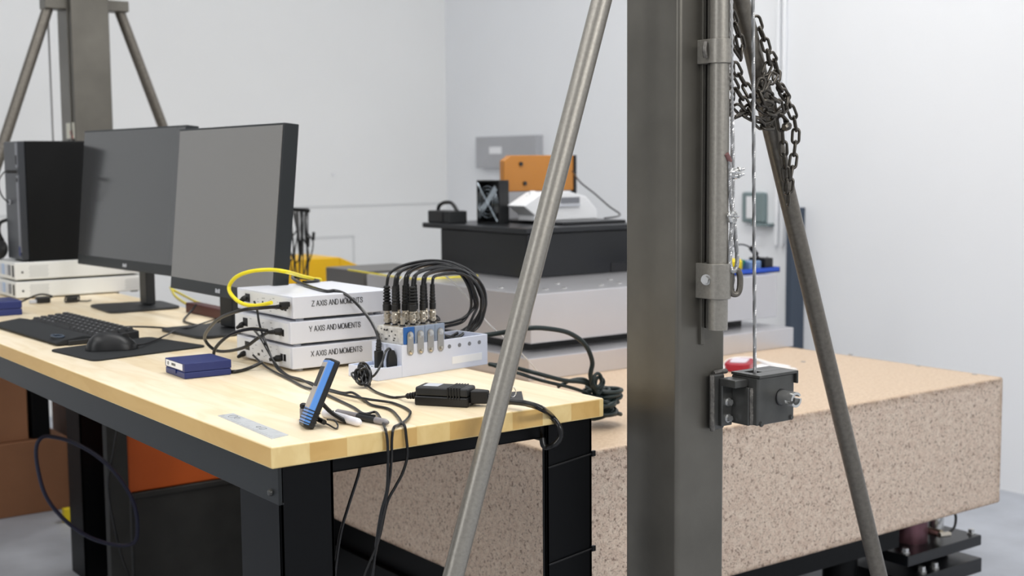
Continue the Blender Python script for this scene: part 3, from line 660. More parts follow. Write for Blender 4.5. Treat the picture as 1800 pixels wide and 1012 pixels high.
for k in range(4):
    u0 = 0.069 + 0.0265 * k; u1 = u0 + 0.0245
    t = thing('amplifier_module', ['grey signal module with bright blue front frame, leftmost in the tray', 'grey signal module right next to the blue-framed one', 'grey signal module, third along from the blue-framed end', 'grey signal module at the empty end of the row'][k], 'module', tuple(M @ Vector((u0, 0.005, 0.004))), math.radians(8), 'signal modules in the tray')
    MB().box(u0, u1, 0.006, 0.089, 0.004, 0.096, M).build('case', 'module_side' if k == 0 else 'module', t, 0.0012)
    fc = 'module_blue' if k == 0 else 'module_front'
    MB().box(u0 - 0.0006, u1 + 0.0006, 0.0005, 0.006, 0.0645, 0.098, M).build('front_frame', fc, t, 0.001)
    uc = (u0 + u1) / 2
    MB().box(u1 - 0.002, u1 + 0.002, 0.001, 0.005, 0.068, 0.076, M).build('side_slot', 'port', t)
    pl_ = [(uc + 0.0078 * math.cos(q), 0.082 + 0.0078 * math.sin(q)) for q in [math.pi * j / 8 for j in range(9)]] + [(uc + 0.0078 * math.cos(q), 0.049 + 0.0078 * math.sin(q)) for q in [math.pi + math.pi * j / 8 for j in range(9)]]
    cl = MB().prism(pl_, -0.0022, -0.0006, M, axis='y').build('clip', 'clip', t)
    g = MB(); g.lathe([(0.0062, 0), (0.0062, 0.0012), (0.0015, 0.0020)], M @ Vector((uc, -0.0022, 0.0815)), M.to_3x3() @ Vector((0, -1, 0)), 20); g.build('rivet', 'zinc', cl)
    g = MB(); g.lathe([(0.0045, 0), (0.0042, 0.0018), (0.001, 0.0026)], M @ Vector((uc, -0.0022, 0.0485)), M.to_3x3() @ Vector((0, -1, 0)), 16); g.build('screw', 'nickel', cl)
    for j, v in enumerate((0.022, 0.046, 0.070)):
        g = MB(); g.lathe([(0.0068, 0), (0.0068, 0.003), (0.0054, 0.003), (0.0054, 0.0055)], M @ Vector((uc, v, 0.096)), (0, 0, 1), 16); g.build('socket_nut', 'rubber', t)
        g = MB(); g.cyl(M @ Vector((uc, v, 0.1015)), M @ Vector((uc, v, 0.117)), 0.0045, n=16); g.cyl(M @ Vector((uc - 0.006, v, 0.113)), M @ Vector((uc + 0.006, v, 0.113)), 0.0011, n=6)
        g.cyl(M @ Vector((uc, v, 0.096)), M @ Vector((uc, v, 0.0985)), 0.0078, n=16); g.build('coax_socket', 'nickel', t)
if True:
    g = MB()
    rn = random.Random(3)
    for k in range(14):
        v = 0.012 + rn.random() * 0.07; z = 0.068 + rn.random() * 0.022; g.box(0.0684, 0.0692, v, v + 0.002 + rn.random() * 0.003, z, z + 0.0008 + rn.random() * 0.003, M)
    g.build('engraving', 'ink', TR)
# coaxial cables: one for each plugged socket
idx = 0
lab = ['first', 'second', 'third', 'fourth']
spots = [(0, 2), (0, 1), (1, 0), (1, 1), (1, 2), (2, 0), (2, 1), (2, 2), (3, 0), (3, 1)]
rn = random.Random(11)
names = ['fat-booted black coaxial cable on the blue-framed module, outermost arc of the bundle', 'black coaxial cable on the blue-framed module, middle socket', 'fat-booted black coaxial cable on the front socket beside the blue-framed module',
         'black coaxial cable on the middle socket of the second module', 'black coaxial cable on the rear socket of the second module', 'black coaxial cable on the front socket of the third module',
         'black coaxial cable on the middle socket of the third module', 'black coaxial cable on the rear socket of the third module', 'black coaxial cable on the front socket of the last module, innermost arc', 'black coaxial cable on the rear socket of the last module']
arcs = [(458, 848, .045), (462, 846, .055), (470, 838, .03), (463, 850, .05), (459, 852, .06), (472, 846, .035), (467, 851, .05), (462, 853, .062), (480, 845, .03), (474, 853, .055)]
for i, (mI, sI) in enumerate(spots):
    u = 0.069 + 0.0265 * mI + 0.01225; v = (0.022, 0.046, 0.070)[sI]; c0 = M @ Vector((u, v, 0.0))
    t = thing('coaxial_cable', names[i], 'cable', (c0.x, c0.y, ZD + 0.11), 0, 'coaxial cables on the modules')
    g = MB(); g.lathe([(0.0072, 0), (0.0072, 0.005), (0.0062, 0.006), (0.0062, 0.009), (0.0074, 0.010), (0.0074, 0.016), (0.0056, 0.018), (0.0056, 0.022)], (c0.x, c0.y, ZD + 0.104), (0, 0, 1), 18); g.build('coax_plug', 'nickel', t)
    fat = 1.35 if i in (0, 2) else 1.0
    prof = [(0.0064 * fat, 0), (0.0066 * fat, 0.012), (0.0054 * fat, 0.0135)]
    for k in range(6): prof += [(0.0064 * (fat * .9 + .1) - 0.0003 * k, 0.0155 + 0.0062 * k), (0.0062 * (fat * .9 + .1) - 0.0003 * k, 0.018 + 0.0062 * k), (0.0046, 0.0195 + 0.0062 * k)]
    g = MB(); g.lathe(prof, (c0.x, c0.y, ZD + 0.126), (0, 0, 1), 14); g.build('boot', 'rubber', t)
    pk, rt, dv = arcs[i]
    yp0 = c0.y; top = ZD + 0.182
    j = lambda s_: (rn.random() - .5) * s_
    yb_ = 0.49 + dv * 0.9 + j(0.02)
    xs = pj((c0.x, c0.y, top))[0]                        # where the cable leaves its boot
    rx = (rt - xs) / 2 + 0.0; cxp = xs + rx; cyp = pk + 0.55 * 118 + 6; ry = cyp - pk
    pts = [(c0.x, c0.y, top - 0.014), (c0.x + 0.0005, c0.y, top - 0.003)]
    small = i in (3, 6)
    y0p = pj((c0.x, c0.y, top))[1] - 4
    if small: rx *= .86
    end = -128 if small else -118
    for q_ in range(13):
        an = math.radians(160 + (end - 160) * q_ / 12); f_ = q_ / 12
        cy_ = y0p if an > math.pi / 2 else 532.0; ryy = (cy_ - pk) if an > 0 else (62 if not small else 40) + j(10)
        pts.append(ay(xs + rx + rx * math.cos(an) + j(5) * (q_ > 3), cy_ - ryy * math.sin(an), yp0 + (yb_ - yp0) * min(1, f_ * 1.8) + 0.05 * max(0, f_ - .6)))
    pts += [ay(775 - 3 * mI, (556 if small else 583) + 2 * (i % 4), yb_ + .045), ay(742, (548 if small else 575) + 2 * (i % 3), 0.575), (0.57, 0.585 + 0.006 * (i % 4), ZD + 0.05 + 0.003 * i)]
    MB().tube(pts, 0.0032, 8, smooth=8).build('cord', 'cable', t)
wc = tag(MB().tube([ay(690, 520, .60), ay(698, 500, .58), ay(720, 478, .56), ay(750, 472, .55), ay(790, 490, .55), ay(830, 533, .56), ay(860, 570, .58), ay(900, 605, .64), ay(930, 635, .70), ay(960, 672, .78)], 0.0016, 6).build('white_wire', 'white_cable'), 'thin white wire looping through the black cable bundle towards the granite', 'wire')
# plug and socket standing in the tray's low end
pg = thing('power_plug', 'black moulded plug standing in the low end of the white tray', 'plug', tuple(M @ Vector((0.038, 0.05, 0.017))))
q = M @ Vector((0.038, 0.045, 0))
MB().box(q.x - 0.008, q.x + 0.008, q.y - 0.006, q.y + 0.006, ZD + 0.017, ZD + 0.052).build('body', 'rubber', pg, 0.002)
g = MB(); g.lathe([(0.0055, 0), (0.0062, 0.004), (0.005, 0.006), (0.006, 0.009), (0.0048, 0.012), (0.0055, 0.015), (0.004, 0.018), (0.0045, 0.021), (0.0035, 0.024)], (q.x, q.y, ZD + 0.051), (0, 0, 1), 14); g.build('strain_relief', 'rubber', pg)
pg2 = thing('power_plug', 'black barrel plug bent over in the tray beside the taller plug', 'plug', tuple(M @ Vector((0.05, 0.02, 0.017))))
q2 = M @ Vector((0.050, 0.020, 0))
MB().loft([[(q2.x + a_ * w_, q2.y + b_ * 0.005, ZD + z_) for a_, b_ in ((-1, -1), (1, -1), (1, 1), (-1, 1))] for w_, z_ in ((0.008, 0.017), (0.010, 0.022), (0.010, 0.036), (0.0065, 0.050), (0.004, 0.054))]).build('body', 'rubber', pg2, 0.0015)
kx = az(637, 680, ZD)
MB().tube([(q2.x, q2.y, ZD + 0.052), (q2.x - 0.006, q2.y - 0.001, ZD + 0.058), ay(677, 619, 0.415), ay(672, 636, 0.40), ay(660, 657, 0.385), ay(648, 665, 0.39), (kx.x, kx.y, ZD + 0.012)], 0.0024, 7).build('cord', 'cable', pg2)
# bundled slack of the adapter lead
kn = thing('bundled_lead', 'knotted bundle of thin black lead in front of the white tray', 'cable', (kx.x, kx.y, ZD))
g = MB(); rn = random.Random(5)
c_ = Vector((kx.x, kx.y, ZD))
for k in range(11):
    an = rn.uniform(-1.2, 1.2); a1 = rn.uniform(0.016, 0.030); a2 = rn.uniform(0.006, 0.014); of = Vector((rn.uniform(-.008, .008), rn.uniform(-.006, .006), 0.020 + rn.uniform(-.004, .006)))
    up = Vector((rn.uniform(-.1, .6), rn.uniform(.1, .5), rn.uniform(.25, .9))).normalized(); sd = Vector((math.cos(an), -0.5 * math.sin(an), rn.uniform(-.4, .4))).normalized()
    g.tube([Vector((v.x, v.y, max(v.z, ZD + 0.0025))) for v in [c_ + of + up * a1 * math.cos(q) * .8 + sd * a2 * math.sin(q) for q in [j_ * .6283 for j_ in range(10)]]], 0.0021, 6, True, 3)
g.build('loops', 'cable', kn)
g = MB(); g.tube([c_ + Vector((0.012 * math.cos(q), 0.005 + 0.006 * math.sin(q), 0.020 + 0.010 * math.sin(q))) for q in [j_ * .785 for j_ in range(8)]], 0.0025, 6, True, 3); g.build('tie', 'rubber', kn)

# ------------------------------------------------------------ power adapter, tie mount, thick cord
A0 = az(728, 712, ZD); A1 = az(822, 717, ZD)
ayaw = math.atan2(A1.y - A0.y, A1.x - A0.x)
ad = thing('power_adapter', 'black brick power adapter with ribbed end on the bench', 'power adapter', tuple(A0), ayaw); M = F(ad); LA = (A1 - A0).length
MB().box(0, LA, 0, 0.048, 0, 0.017, M).build('lower_shell', 'black_plastic', ad, 0.003)
MB().box(0.001, LA - 0.001, 0.001, 0.047, 0.017, 0.033, M).build('upper_shell', 'dark_grey', ad, 0.004)
for k in range(5): MB().box(LA * .62 + k * 0.0052, LA * .62 + k * 0.0052 + 0.0026, -0.0008, 0.0482, 0.012, 0.0342, M).build('rib', 'black_plastic', ad, 0.0006)
MB().box(0.012, 0.04, 0.012, 0.040, 0.0328, 0.0334, M).build('rating_label', 'label_grey', ad)
g = MB(); prof = [(0.007, 0)]
for k in range(5): prof += [(0.0074 - 0.0005 * k, 0.001 + 0.0052 * k), (0.0072 - 0.0005 * k, 0.0028 + 0.0052 * k), (0.0040, 0.0036 + 0.0052 * k), (0.0040, 0.0050 + 0.0052 * k)]
g.lathe(prof, M @ Vector((0, 0.024, 0.014)), M.to_3x3() @ Vector((-1, 0.1, -0.15)), 12); g.build('strain_relief', 'rubber', ad)
MB().tube([M @ Vector((-0.024, 0.026, 0.010)), az(700, 698, ZD + .003), az(685, 697, ZD + .003), az(660, 688, ZD + .003), az(645, 676, ZD + .006), c_ + Vector((0.004, -0.004, 0.014))], 0.0023, 7).build('cord', 'cable', ad)
MB().prism([(LA, 0.010), (LA + 0.018, 0.014), (LA + 0.03, 0.018), (LA + 0.03, 0.032), (LA + 0.018, 0.036), (LA, 0.040)], 0.005, 0.028, M).build('mains_plug', 'rubber', ad, 0.003)
s0 = M @ Vector((LA + 0.028, 0.025, 0.016))
tc_ = thing('mains_cord', 'thick black mains cord leaving the adapter and curling over the bench edge', 'cable', tuple(s0))
MB().tube([s0, az(872, 699, ZD + .015), az(895, 705, ZD + .013), az(925, 709, ZD + .013), az(950, 717, ZD + .014), ay(968, 730, -0.002), ay(983, 750, -0.014), ay(985, 768, -0.016), ay(975, 781, -0.010), ay(962, 786, 0.006), ay(955, 782, 0.012), ay(953, 770, 0.016)], 0.0052, 10).build('cord', 'cable', tc_)
tm = thing('cable_tie_mount', 'square black cable-tie mount stuck to the bench under the thick cord', 'cable mount', tuple(az(904, 703, ZD)))
tv = [az(889, 712, ZD), az(921, 709, ZD), az(917, 690, ZD), az(886, 692, ZD)]
MB()._add([(v.x, v.y, ZD) for v in tv] + [(v.x, v.y, ZD + 0.003) for v in tv], [(0, 1, 2, 3), (4, 5, 6, 7), (0, 1, 5, 4), (1, 2, 6, 5), (2, 3, 7, 6), (3, 0, 4, 7)]).build('base', 'black_plastic', tm, 0.0005)
cc = (tv[0] + tv[1] + tv[2] + tv[3]) / 4
MB().tube([cc + Vector((0.007 * math.cos(q), 0.003, 0.011 + 0.009 * math.sin(q))) for q in [k * .785 for k in range(8)]], 0.0012, 6, True, 3).build('tie', 'zinc', tm)

# ------------------------------------------------------------ handheld meter, clip, markers
mt = thing('handheld_meter', 'blue-edged handheld meter leaning upright near the front bench edge', 'meter', tuple(az(540, 757, ZD)))
b0 = az(541, 756, ZD); zt_ = 0.967
tp = ay(591, 632, 0.075 + 0.0)
up = (tp - b0); up_n = up.normalized()
# local axes: U up the body, N face normal (towards -X), W across
U = up_n; W = Vector((0.40, 0.92, 0.0)); W = (W - U * W.dot(U)).normalized(); N = U.cross(W)
if N.x > 0: N = -N
Mm = Matrix(((N.x, W.x, U.x, b0.x), (N.y, W.y, U.y, b0.y), (N.z, W.z, U.z, b0.z + 0.004), (0, 0, 0, 1)))
LM = up.length - 0.004
MB().box(-0.010, 0.0085, 0.0, 0.060, 0.0, LM, Mm).build('case', 'black_plastic', mt, 0.003)
MB().box(-0.001, 0.0092, -0.0012, 0.0605, 0.004, LM - 0.004, Mm).build('side_band', 'meter_blue', mt, 0.002)
MB().box(0.0080, 0.0100, 0.004, 0.056, 0.030, LM - 0.008, Mm).build('front_plate', 'meter_face', mt, 0.001)
MB().box(0.0099, 0.0106, 0.010, 0.050, LM - 0.05, LM - 0.016, Mm).build('display', 'dark_grey', mt)
for k in range(5): MB().box(-0.0105, 0.0098, -0.0018, 0.0610, 0.006 + 0.0052 * k, 0.0078 + 0.0052 * k, Mm).build('grip_rib', 'rubber', mt)
st = [Mm @ Vector((-0.004, 0.03, 0.045)), ]
q = Mm @ Vector((-0.010, 0.03, 0.045))
MB().tube([q, q + Vector((0.016, -0.004, -0.018)), Vector((q.x + 0.034, q.y - 0.02, ZD + 0.004))], 0.0035, 6).build('kickstand', 'rubber', mt)
cl = thing('spring_clip', 'small black spring clip with wire handles at the foot of the meter', 'clip', tuple(az(600, 752, ZD)))
MB().tube([az(560, 738, ZD + .006), az(577, 746, ZD + .004), az(590, 753, ZD + .0025), az(594, 748, ZD + .003), az(588, 739, ZD + .010), az(575, 737, ZD + .014)], 0.0014, 6).build('wire_handle', 'dark_grey', cl)
g = MB(); g.cyl(az(556, 735, ZD + .010), az(570, 742, ZD + .009), 0.0042, n=14); g.build('body', 'black_plastic', cl)
ck = thing('clamp_knob', 'small black knob and grey clamp left of the meter foot', 'clamp', tuple(az(536, 735, ZD)))
MB().cyl(az(534, 738, ZD), az(534, 738, ZD) + Vector((0, 0, 0.020)), 0.0065, n=16).build('post', 'pen_grey', ck, 0.001)
q = az(534, 738, ZD) + Vector((0, 0, 0.0235)); g = MB(); g.lathe([(0.004, -.004), (0.006, -.002), (0.006, .003), (0.003, .005)], q, (0, 0, 1)); g.build('knob', 'rubber', ck)
for (pa, pb, rr, mm, nmz, capc) in (((570, 733), (634, 751), 0.0072, 'pen_white', 'white marker pen with dark print lying by the meter', 'white'), ((592, 730), (683, 749), 0.0058, 'pen_grey', 'grey marker pen lying behind the white one', 'grey')):
    a_ = az(pa[0], pa[1], ZD); b_ = az(pb[0], pb[1], ZD); d = (b_ - a_).normalized(); L_ = (b_ - a_).length
    a_.z = b_.z = ZD + rr
    t = thing('marker_pen', nmz, 'marker', (a_.x, a_.y, ZD))
    g = MB(); g.lathe([(rr * .75, 0), (rr, 0.003), (rr, L_ * .6), (rr * .95, L_ * .6 + 0.001), (rr * .93, L_ - 0.008), (rr * .6, L_ - 0.002), (rr * .3, L_)], a_, d, 20); g.build('barrel', mm, t)
    if capc == 'grey':
        sd = Vector((-d.y, d.x, 0)); g = MB(); g.lathe([(rr * .98, 0), (rr * 1.02, 0.001), (rr * 1.02, 0.045), (rr * .9, 0.047)], a_ + d * L_ * .42, d, 20); g.build('cap', 'dark_grey', t)
        MB().cyl(a_ + d * L_ * .45 + Vector((0, 0, rr)), a_ + d * L_ * .75 + Vector((0, 0, rr + .001)), 0.0016, n=8).build('pocket_clip', 'black_plastic', t)
    else:
        g = MB(); up_ = Vector((0, 0, 1))
        for k in range(7): 
            q = a_ + d * (0.010 + 0.004 * k) + up_ * (rr + 0.0001) + Vector((d.y, -d.x, 0)) * (0.001 if k % 2 else -0.001) * 1.5; g.cyl(q, q + d * 0.0026, 0.0006, n=5)
        g.build('print', 'ink', t)

# ------------------------------------------------------------ gantry uprights
def gusset(t, px_list): pass
def bolt_part(name, p, d, r, h, parent, m_='zinc'):
    g = MB(); hexbolt(g, p, d, r, h); return g.build(name, m_, parent)
PX0, PX1, PY0, PY1 = 0.712, 0.829, -0.125, 0.013
ga = thing('gantry_upright', 'near raw-steel gantry upright with square post and two splayed pipe braces', 'gantry', (0.77, -0.06, 0))
MB().box(PX0, PX1, PY0, PY1, 0.0, 2.05).build('post', 'steel', ga, 0.009, seg=4)
YB = -0.06
tl = ay(1050, 30, YB); blq = ay(800, 1000, YB); tr = ay(1316, 60, YB); brq = ay(1540, 990, YB)
def ext(a, b, z): k = (z - a.z) / (b.z - a.z); return a.lerp(b, k)
for (a_, b_, m_, lb) in ((tl, blq, 'pipe', 'left'), (tr, brq, 'pipe_dark', 'right')):
    top = ext(a_, b_, 1.88); bot = ext(a_, b_, 0.05)
    o = MB().cyl(bot, top, 0.0172, n=40).build('brace', m_, ga)
    MB().box(bot.x - 0.05, bot.x + 0.05, YB - 0.05, YB + 0.05, 0, 0.06).build('foot_plate', 'steel', ga, 0.002)
MB().box(0.62, 0.712, YB - 0.03, YB + 0.03, 1.86, 1.87).box(0.829, 0.93, YB - 0.03, YB + 0.03, 1.86, 1.87).build('gusset', 'steel', ga)
# guide pipe, clamps, groove strip on the front face of the post
PC = ay(1263, 420, -0.158); PR = 0.0168
zb_ = ay(1263, 579, -0.158).z
MB().cyl((PC.x, -0.158, zb_), (PC.x, -0.158, 2.05), PR, n=36).build('guide_pipe', 'pipe', ga)
sx = ay(1238, 400, -0.130).x
MB().box(sx - 0.007, sx + 0.001, -0.131, -0.124, ay(1238, 605, -.13).z, 2.05).box(sx + 0.004, sx + 0.008, -0.134, -0.124, zb_, 2.05).build('guide_strip', 'steel', ga, 0.001)
for (py0, py1, rr, kx_) in ((68, 111, 0.0212, 0), (463, 525, 0.0222, 1)):
    z0 = ay(1255, py1, -0.158).z; z1 = ay(1255, py0, -0.158).z
    g = MB(); g.lathe([(rr, z0), (rr, z1)], (PC.x, -0.158, 0), (0, 0, 1), 40); g.box(PC.x - rr, PC.x + rr * .6, -0.158, -0.1245, z0, z1)
    c_o = g.build('pipe_clamp', 'pipe', ga, 0.0012)
    if kx_ == 0:
        g = MB(); zc = (z0 + z1) / 2 + 0.001; g.tube([(PC.x - rr - 0.004, -0.150, zc - 0.012), (PC.x - rr - 0.007, -0.150, zc), (PC.x - rr - 0.003, -0.148, zc + 0.014)], 0.0042, 8); g.build('weld_bead', 'weld', c_o)
    else:
        p_ = ay(1246, 494, -0.176); g = MB(); hexbolt(g, (PC.x - rr, -0.152, p_.z), (-0.9, -0.4, 0), 0.0075, 0.010); g.build('bolt', 'zinc', c_o)
        # eye ring welded on
        g = MB(); rc = ay(1292, 496, -0.176); zt1 = ay(1292, 470, -0.176).z; zb1 = ay(1292, 521, -0.176).z; zc = (zt1 + zb1) / 2; hh = (zt1 - zb1) / 2; wv = 0.0098
        ptl = []
        ex = Vector((0.93, -0.36, 0))
        for k in range(16):
            q = 2 * math.pi * k / 16; ss = math.sin(q); ptl.append(Vector((rc.x, -0.176, zc)) + ex * (wv * math.copysign(abs(math.cos(q)) ** .8, math.cos(q))) + Vector((0, 0, (hh - wv * .4) * math.copysign(abs(ss) ** .75, ss))))
        g.tube(ptl, 0.0054, 12, True, 4); g.build('eye_ring', 'pipe_dark', c_o)
        g = MB(); e0 = Vector((PC.x + rr * .9, -0.170, 0)); 
        g.tube([(e0.x, e0.y, zc + 0.016), (e0.x + .001, e0.y - .001, zc + 0.004), (e0.x, e0.y, zc - 0.006), (e0.x + .001, e0.y - .001, zc - 0.018)], 0.0045, 8); g.build('weld_bead', 'weld', c_o)

gb = thing('gantry_upright', 'far raw-steel gantry upright behind the computer tower, with two pipe braces', 'gantry', (0.78, 3.10, 0))
MB().box(0.705, 0.846, 3.02, 3.18, 0, 2.05).build('post', 'steel', gb, 0.006)
YF = 3.09
fl = [ay(84, 14, YF), ay(5, 255, YF)]; fr = [ay(210, 20, YF), ay(286, 222, YF)]
for a_, b_ in (fl, fr):
    top = ext(a_, b_, a_.z + 0.03); bot = ext(a_, b_, 0.03)
    MB().cyl(bot, top, 0.0195, n=28).build('brace', 'pipe_dark', gb)
    MB().box(bot.x - 0.06, bot.x + 0.06, YF - 0.06, YF + 0.06, 0, 0.04).build('foot_plate', 'steel', gb)
    xx = 0.62 if a_.x < 0.77 else 0.846
    g = MB(); x0_, x1_ = (a_.x - 0.02, 0.706) if a_.x < 0.77 else (0.845, a_.x + 0.025)
    g.box(x0_, x1_, YF - 0.035, YF + 0.035, a_.z - 0.005, a_.z + 0.035); g.build('gusset', 'steel', gb, 0.004)
MB().box(0.700, 0.704, 3.05, 3.06, 1.0, 2.05).build('guide_strip', 'steel', gb)
a_, b_ = ax(112, 217, 0.705), ax(131, 243, 0.705)
lb = MB().box(0.7036, 0.7052, 3.03, 3.12, b_.z, a_.z).build('label', 'cream_label', gb)
g = MB(); g.box(0.7028, 0.7037, 3.045, 3.075, a_.z - 0.045, a_.z - 0.028).box(0.7028, 0.7037, 3.045, 3.07, b_.z + 0.00, b_.z + 0.028); g.build('red_symbol', 'tag_red', lb)
g = MB(); g.box(0.7028, 0.7037, 3.04, 3.10, a_.z - 0.068, a_.z - 0.060); g.build('print', 'ink', lb)
tag(MB().cyl((0.66, 3.14, 0.9), (0.66, 3.14, 1.98), 0.004, n=8).build('hoist_rope', 'rope'), 'thin wire rope hanging beside the far gantry post', 'rope')

# ------------------------------------------------------------ winch
wi = thing('hand_winch', 'dark steel hand winch bolted to the near post, slotted shaft end showing', 'winch', (0.86, -0.16, 0.86))
FX0, FX1, FY0, FY1 = 0.832, 0.927, -0.200, -0.137
z0, z1 = 0.817, 0.902
MB().box(FX0, FX1, FY0, FY1, z0, z1).build('housing', 'winch_steel', wi, 0.003)
g = MB(); g.box(FX0 - .001, FX1 + 0.003, FY0 - 0.006, FY0 + 0.022, z1, z1 + 0.005).box(FX0 - .001, FX1 + 0.003, FY1 - 0.016, FY1, z1, z1 + 0.005).box(FX0 - .001, FX0 + .014, FY0 + .022, FY1 - .016, z1, z1 + .005).box(FX0 + .036, FX1 + .003, FY0 + .022, FY1 - .016, z1, z1 + .005)
g.box(FX1, FX1 + 0.004, FY0 - 0.006, FY1, z1 - 0.018, z1 + 0.005); g.build('cover', 'winch_steel', wi, 0.001)
MB().box(FX0 + .014, FX0 + .036, FY0 + .022, FY1 - .016, z1 - .001, z1 + .0015).build('rope_slot', 'port', wi)
# angled bracket to the post
g = MB(); g.box(0.786, 0.816, -0.1375, -0.1255, 0.806, 0.905); g.build('mounting_plate', 'winch_steel', wi, 0.004)
g = MB(); g.box(0.800, 0.826, -0.146, -0.1375, 0.812, 0.886).box(0.8255, 0.8320, -0.185, -0.1375, 0.816, 0.884); g.build('bracket', 'winch_steel', wi, 0.002)
MB().box(0.8, 0.832, -0.178, -0.1375, 0.884, 0.898).build('bracket_shelf', 'winch_steel', wi, 0.002)
MB().tube([(0.784, -0.137, 0.905), (0.783, -0.139, 0.88), (0.784, -0.138, 0.85), (0.783, -0.139, 0.82), (0.786, -0.137, 0.806)], 0.0045, 8).build('weld_bead', 'weld', wi)
MB().tube([(0.832, -0.186, 0.883), (0.831, -0.187, 0.868), (0.832, -0.186, 0.85), (0.8315, -0.187, 0.832), (0.832, -0.186, 0.818)], 0.004, 8).build('weld_bead', 'weld', wi)
MB().tube([(0.795, -0.13, 0.906), (0.81, -0.131, 0.9075), (0.826, -0.13, 0.907)], 0.0045, 8).build('weld_bead', 'weld', wi)
for zz in (0.855, 0.826): bolt_part('bolt', (0.8135, -0.146, zz), (0, -1, 0), 0.0062, 0.009, wi)
bolt_part('bolt', (FX0 - 0.0005, FY0 + 0.026, z1 - 0.010), (-1, 0, 0), 0.0042, 0.004, wi, 'winch_steel')
for xx in (FX0 + 0.010, FX1 - 0.008): bolt_part('bolt', (xx, FY0, z0 + 0.003 if xx < .87 else z0 + .006), (0, -1, 0), 0.0042, 0.003, wi, 'winch_steel')
sc = Vector((0.893, FY0, 0.862)); g = MB(); R0, R1 = 0.0135, 0.0092
n_ = 40
vs = []; fs = []
def slot(i): t = 2 * math.pi * i / n_; return abs(math.sin(t)) < 0.26
g2 = MB()
# tube wall with two open slots at its outer end
segs = []
for i in range(n_):
    t0, t1 = 2 * math.pi * (i - .5) / n_, 2 * math.pi * (i + .5) / n_
    tm_ = (t0 + t1) / 2; dep = 0.0 if abs(math.sin(tm_ - 0.35)) > 0.26 else 1.0
    yo = -0.035 if not dep else -0.020
    ring = lambda r, t, y: (sc.x + r * math.cos(t), sc.y + y, sc.z + r * math.sin(t))
    g2._add([ring(R0, t0, 0), ring(R0, t1, 0), ring(R0, t1, yo), ring(R0, t0, yo), ring(R1, t0, 0), ring(R1, t1, 0), ring(R1, t1, yo), ring(R1, t0, yo)], [(0, 1, 2, 3), (4, 5, 6, 7), (3, 2, 6, 7), (0, 3, 7, 4), (1, 2, 6, 5)])
g2.cyl(sc, sc + Vector((0, -0.012, 0)), R1 * .99, n=24).cyl(sc + Vector((0, -0.012, 0)), sc + Vector((0, -0.020, 0)), R1 * .5, n=16)
g2.build('drive_shaft', 'zinc', wi, smooth=False)
g = MB(); g.lathe([(0.0150, 0), (0.0150, 0.002), (0.0137, 0.003)], sc, (0, -1, 0), 28); g.build('shaft_collar', 'port', wi)

# wire ropes (twisted strands)
def rope_mb(pts, r, strands=6, pitch=0.022, sub=40):
    g = MB(); P = spline([Vector(p) for p in pts], sub) if len(pts) > 2 else [Vector(pts[0]).lerp(Vector(pts[1]), k / 320) for k in range(321)]
    L = [0]
    for i in range(1, len(P)): L.append(L[-1] + (P[i] - P[i - 1]).length)
    for s_ in range(strands):
        out = []
        for i, p in enumerate(P):
            t = (P[min(i + 1, len(P) - 1)] - P[max(i - 1, 0)]).normalized(); a = Vector((1, 0, 0)); a = (a - t * a.dot(t)).normalized(); b = t.cross(a)
            q = 2 * math.pi * (s_ / strands + L[i] / pitch); out.append(p + (a * math.cos(q) + b * math.sin(q)) * r * .62)
        g.tube(out, r * .42, 5, smooth=0)
    return g
YR = -0.170
ctop = ay(1322, -60, YR); cbot = ay(1327, 648, YR)
tag(rope_mb([(ctop.x, YR, 1.70), (cbot.x, YR, z1 - 0.0)], 0.0033).build('wire_rope', 'rope'), 'thin straight steel wire rope running down into the winch', 'rope')
YC = -0.176
wr2 = thing('wire_rope', 'steel wire rope hung beside the pipe, clamped back and looped through the eye ring', 'rope', (0.80, YC, 1.0))
a0 = ay(1283, -60, YC); rope_mb([(a0.x, YC, 1.70), ay(1287, 180, YC), ay(1288, 300, YC), ay(1287, 390, YC), ay(1284, 430, YC), ay(1283, 460, YC), ay(1287, 476, YC - .003), ay(1293, 474, YC - .002), ay(1296, 455, YC), ay(1293, 420, YC), ay(1290, 390, YC), ay(1284, 340, YC), ay(1283, 290, YC), ay(1282, 282, YC)], 0.0038, sub=26).build('rope', 'rope', wr2)
MB().cyl(ay(1283.5, 284, YC), ay(1277, 270, YC), 0.0042, n=12).build('end_sleeve', 'heatshrink', wr2)
for (px, py, sg) in ((1289, 305, 1), (1286, 381, -1)):
    c0 = ay(px, py, YC)
    cl = MB(); cl.lathe([(0.0085, -0.008), (0.0098, -0.004), (0.0098, 0.006), (0.0085, 0.009)], (c0.x, YC, c0.z), (0.2 * sg, 0, 1), 14)
    cp = cl.build('rope_clamp', 'zinc', wr2)
    for dz in (-0.004, 0.005):
        g = MB(); p_ = Vector((c0.x - 0.004 * sg, YC - 0.007, c0.z + dz)); d_ = Vector((sg * 1.0, -0.35, 0.18 if sg > 0 else 0.0)).normalized()
        g.cyl(p_, p_ + d_ * 0.018, 0.0024, n=10); hexbolt(g, p_ + d_ * 0.007, d_, 0.0044, 0.0055); g.build('clamp_bolt', 'zinc', cp)
    g = MB(); g.tube([(c0.x - 0.009, YC, c0.z + 0.002), (c0.x - 0.005, YC - 0.010, c0.z + 0.003), (c0.x + 0.004, YC - 0.011, c0.z + 0.001), (c0.x + 0.009, YC - 0.002, c0.z)], 0.0026, 8); g.build('saddle', 'zinc', cp)

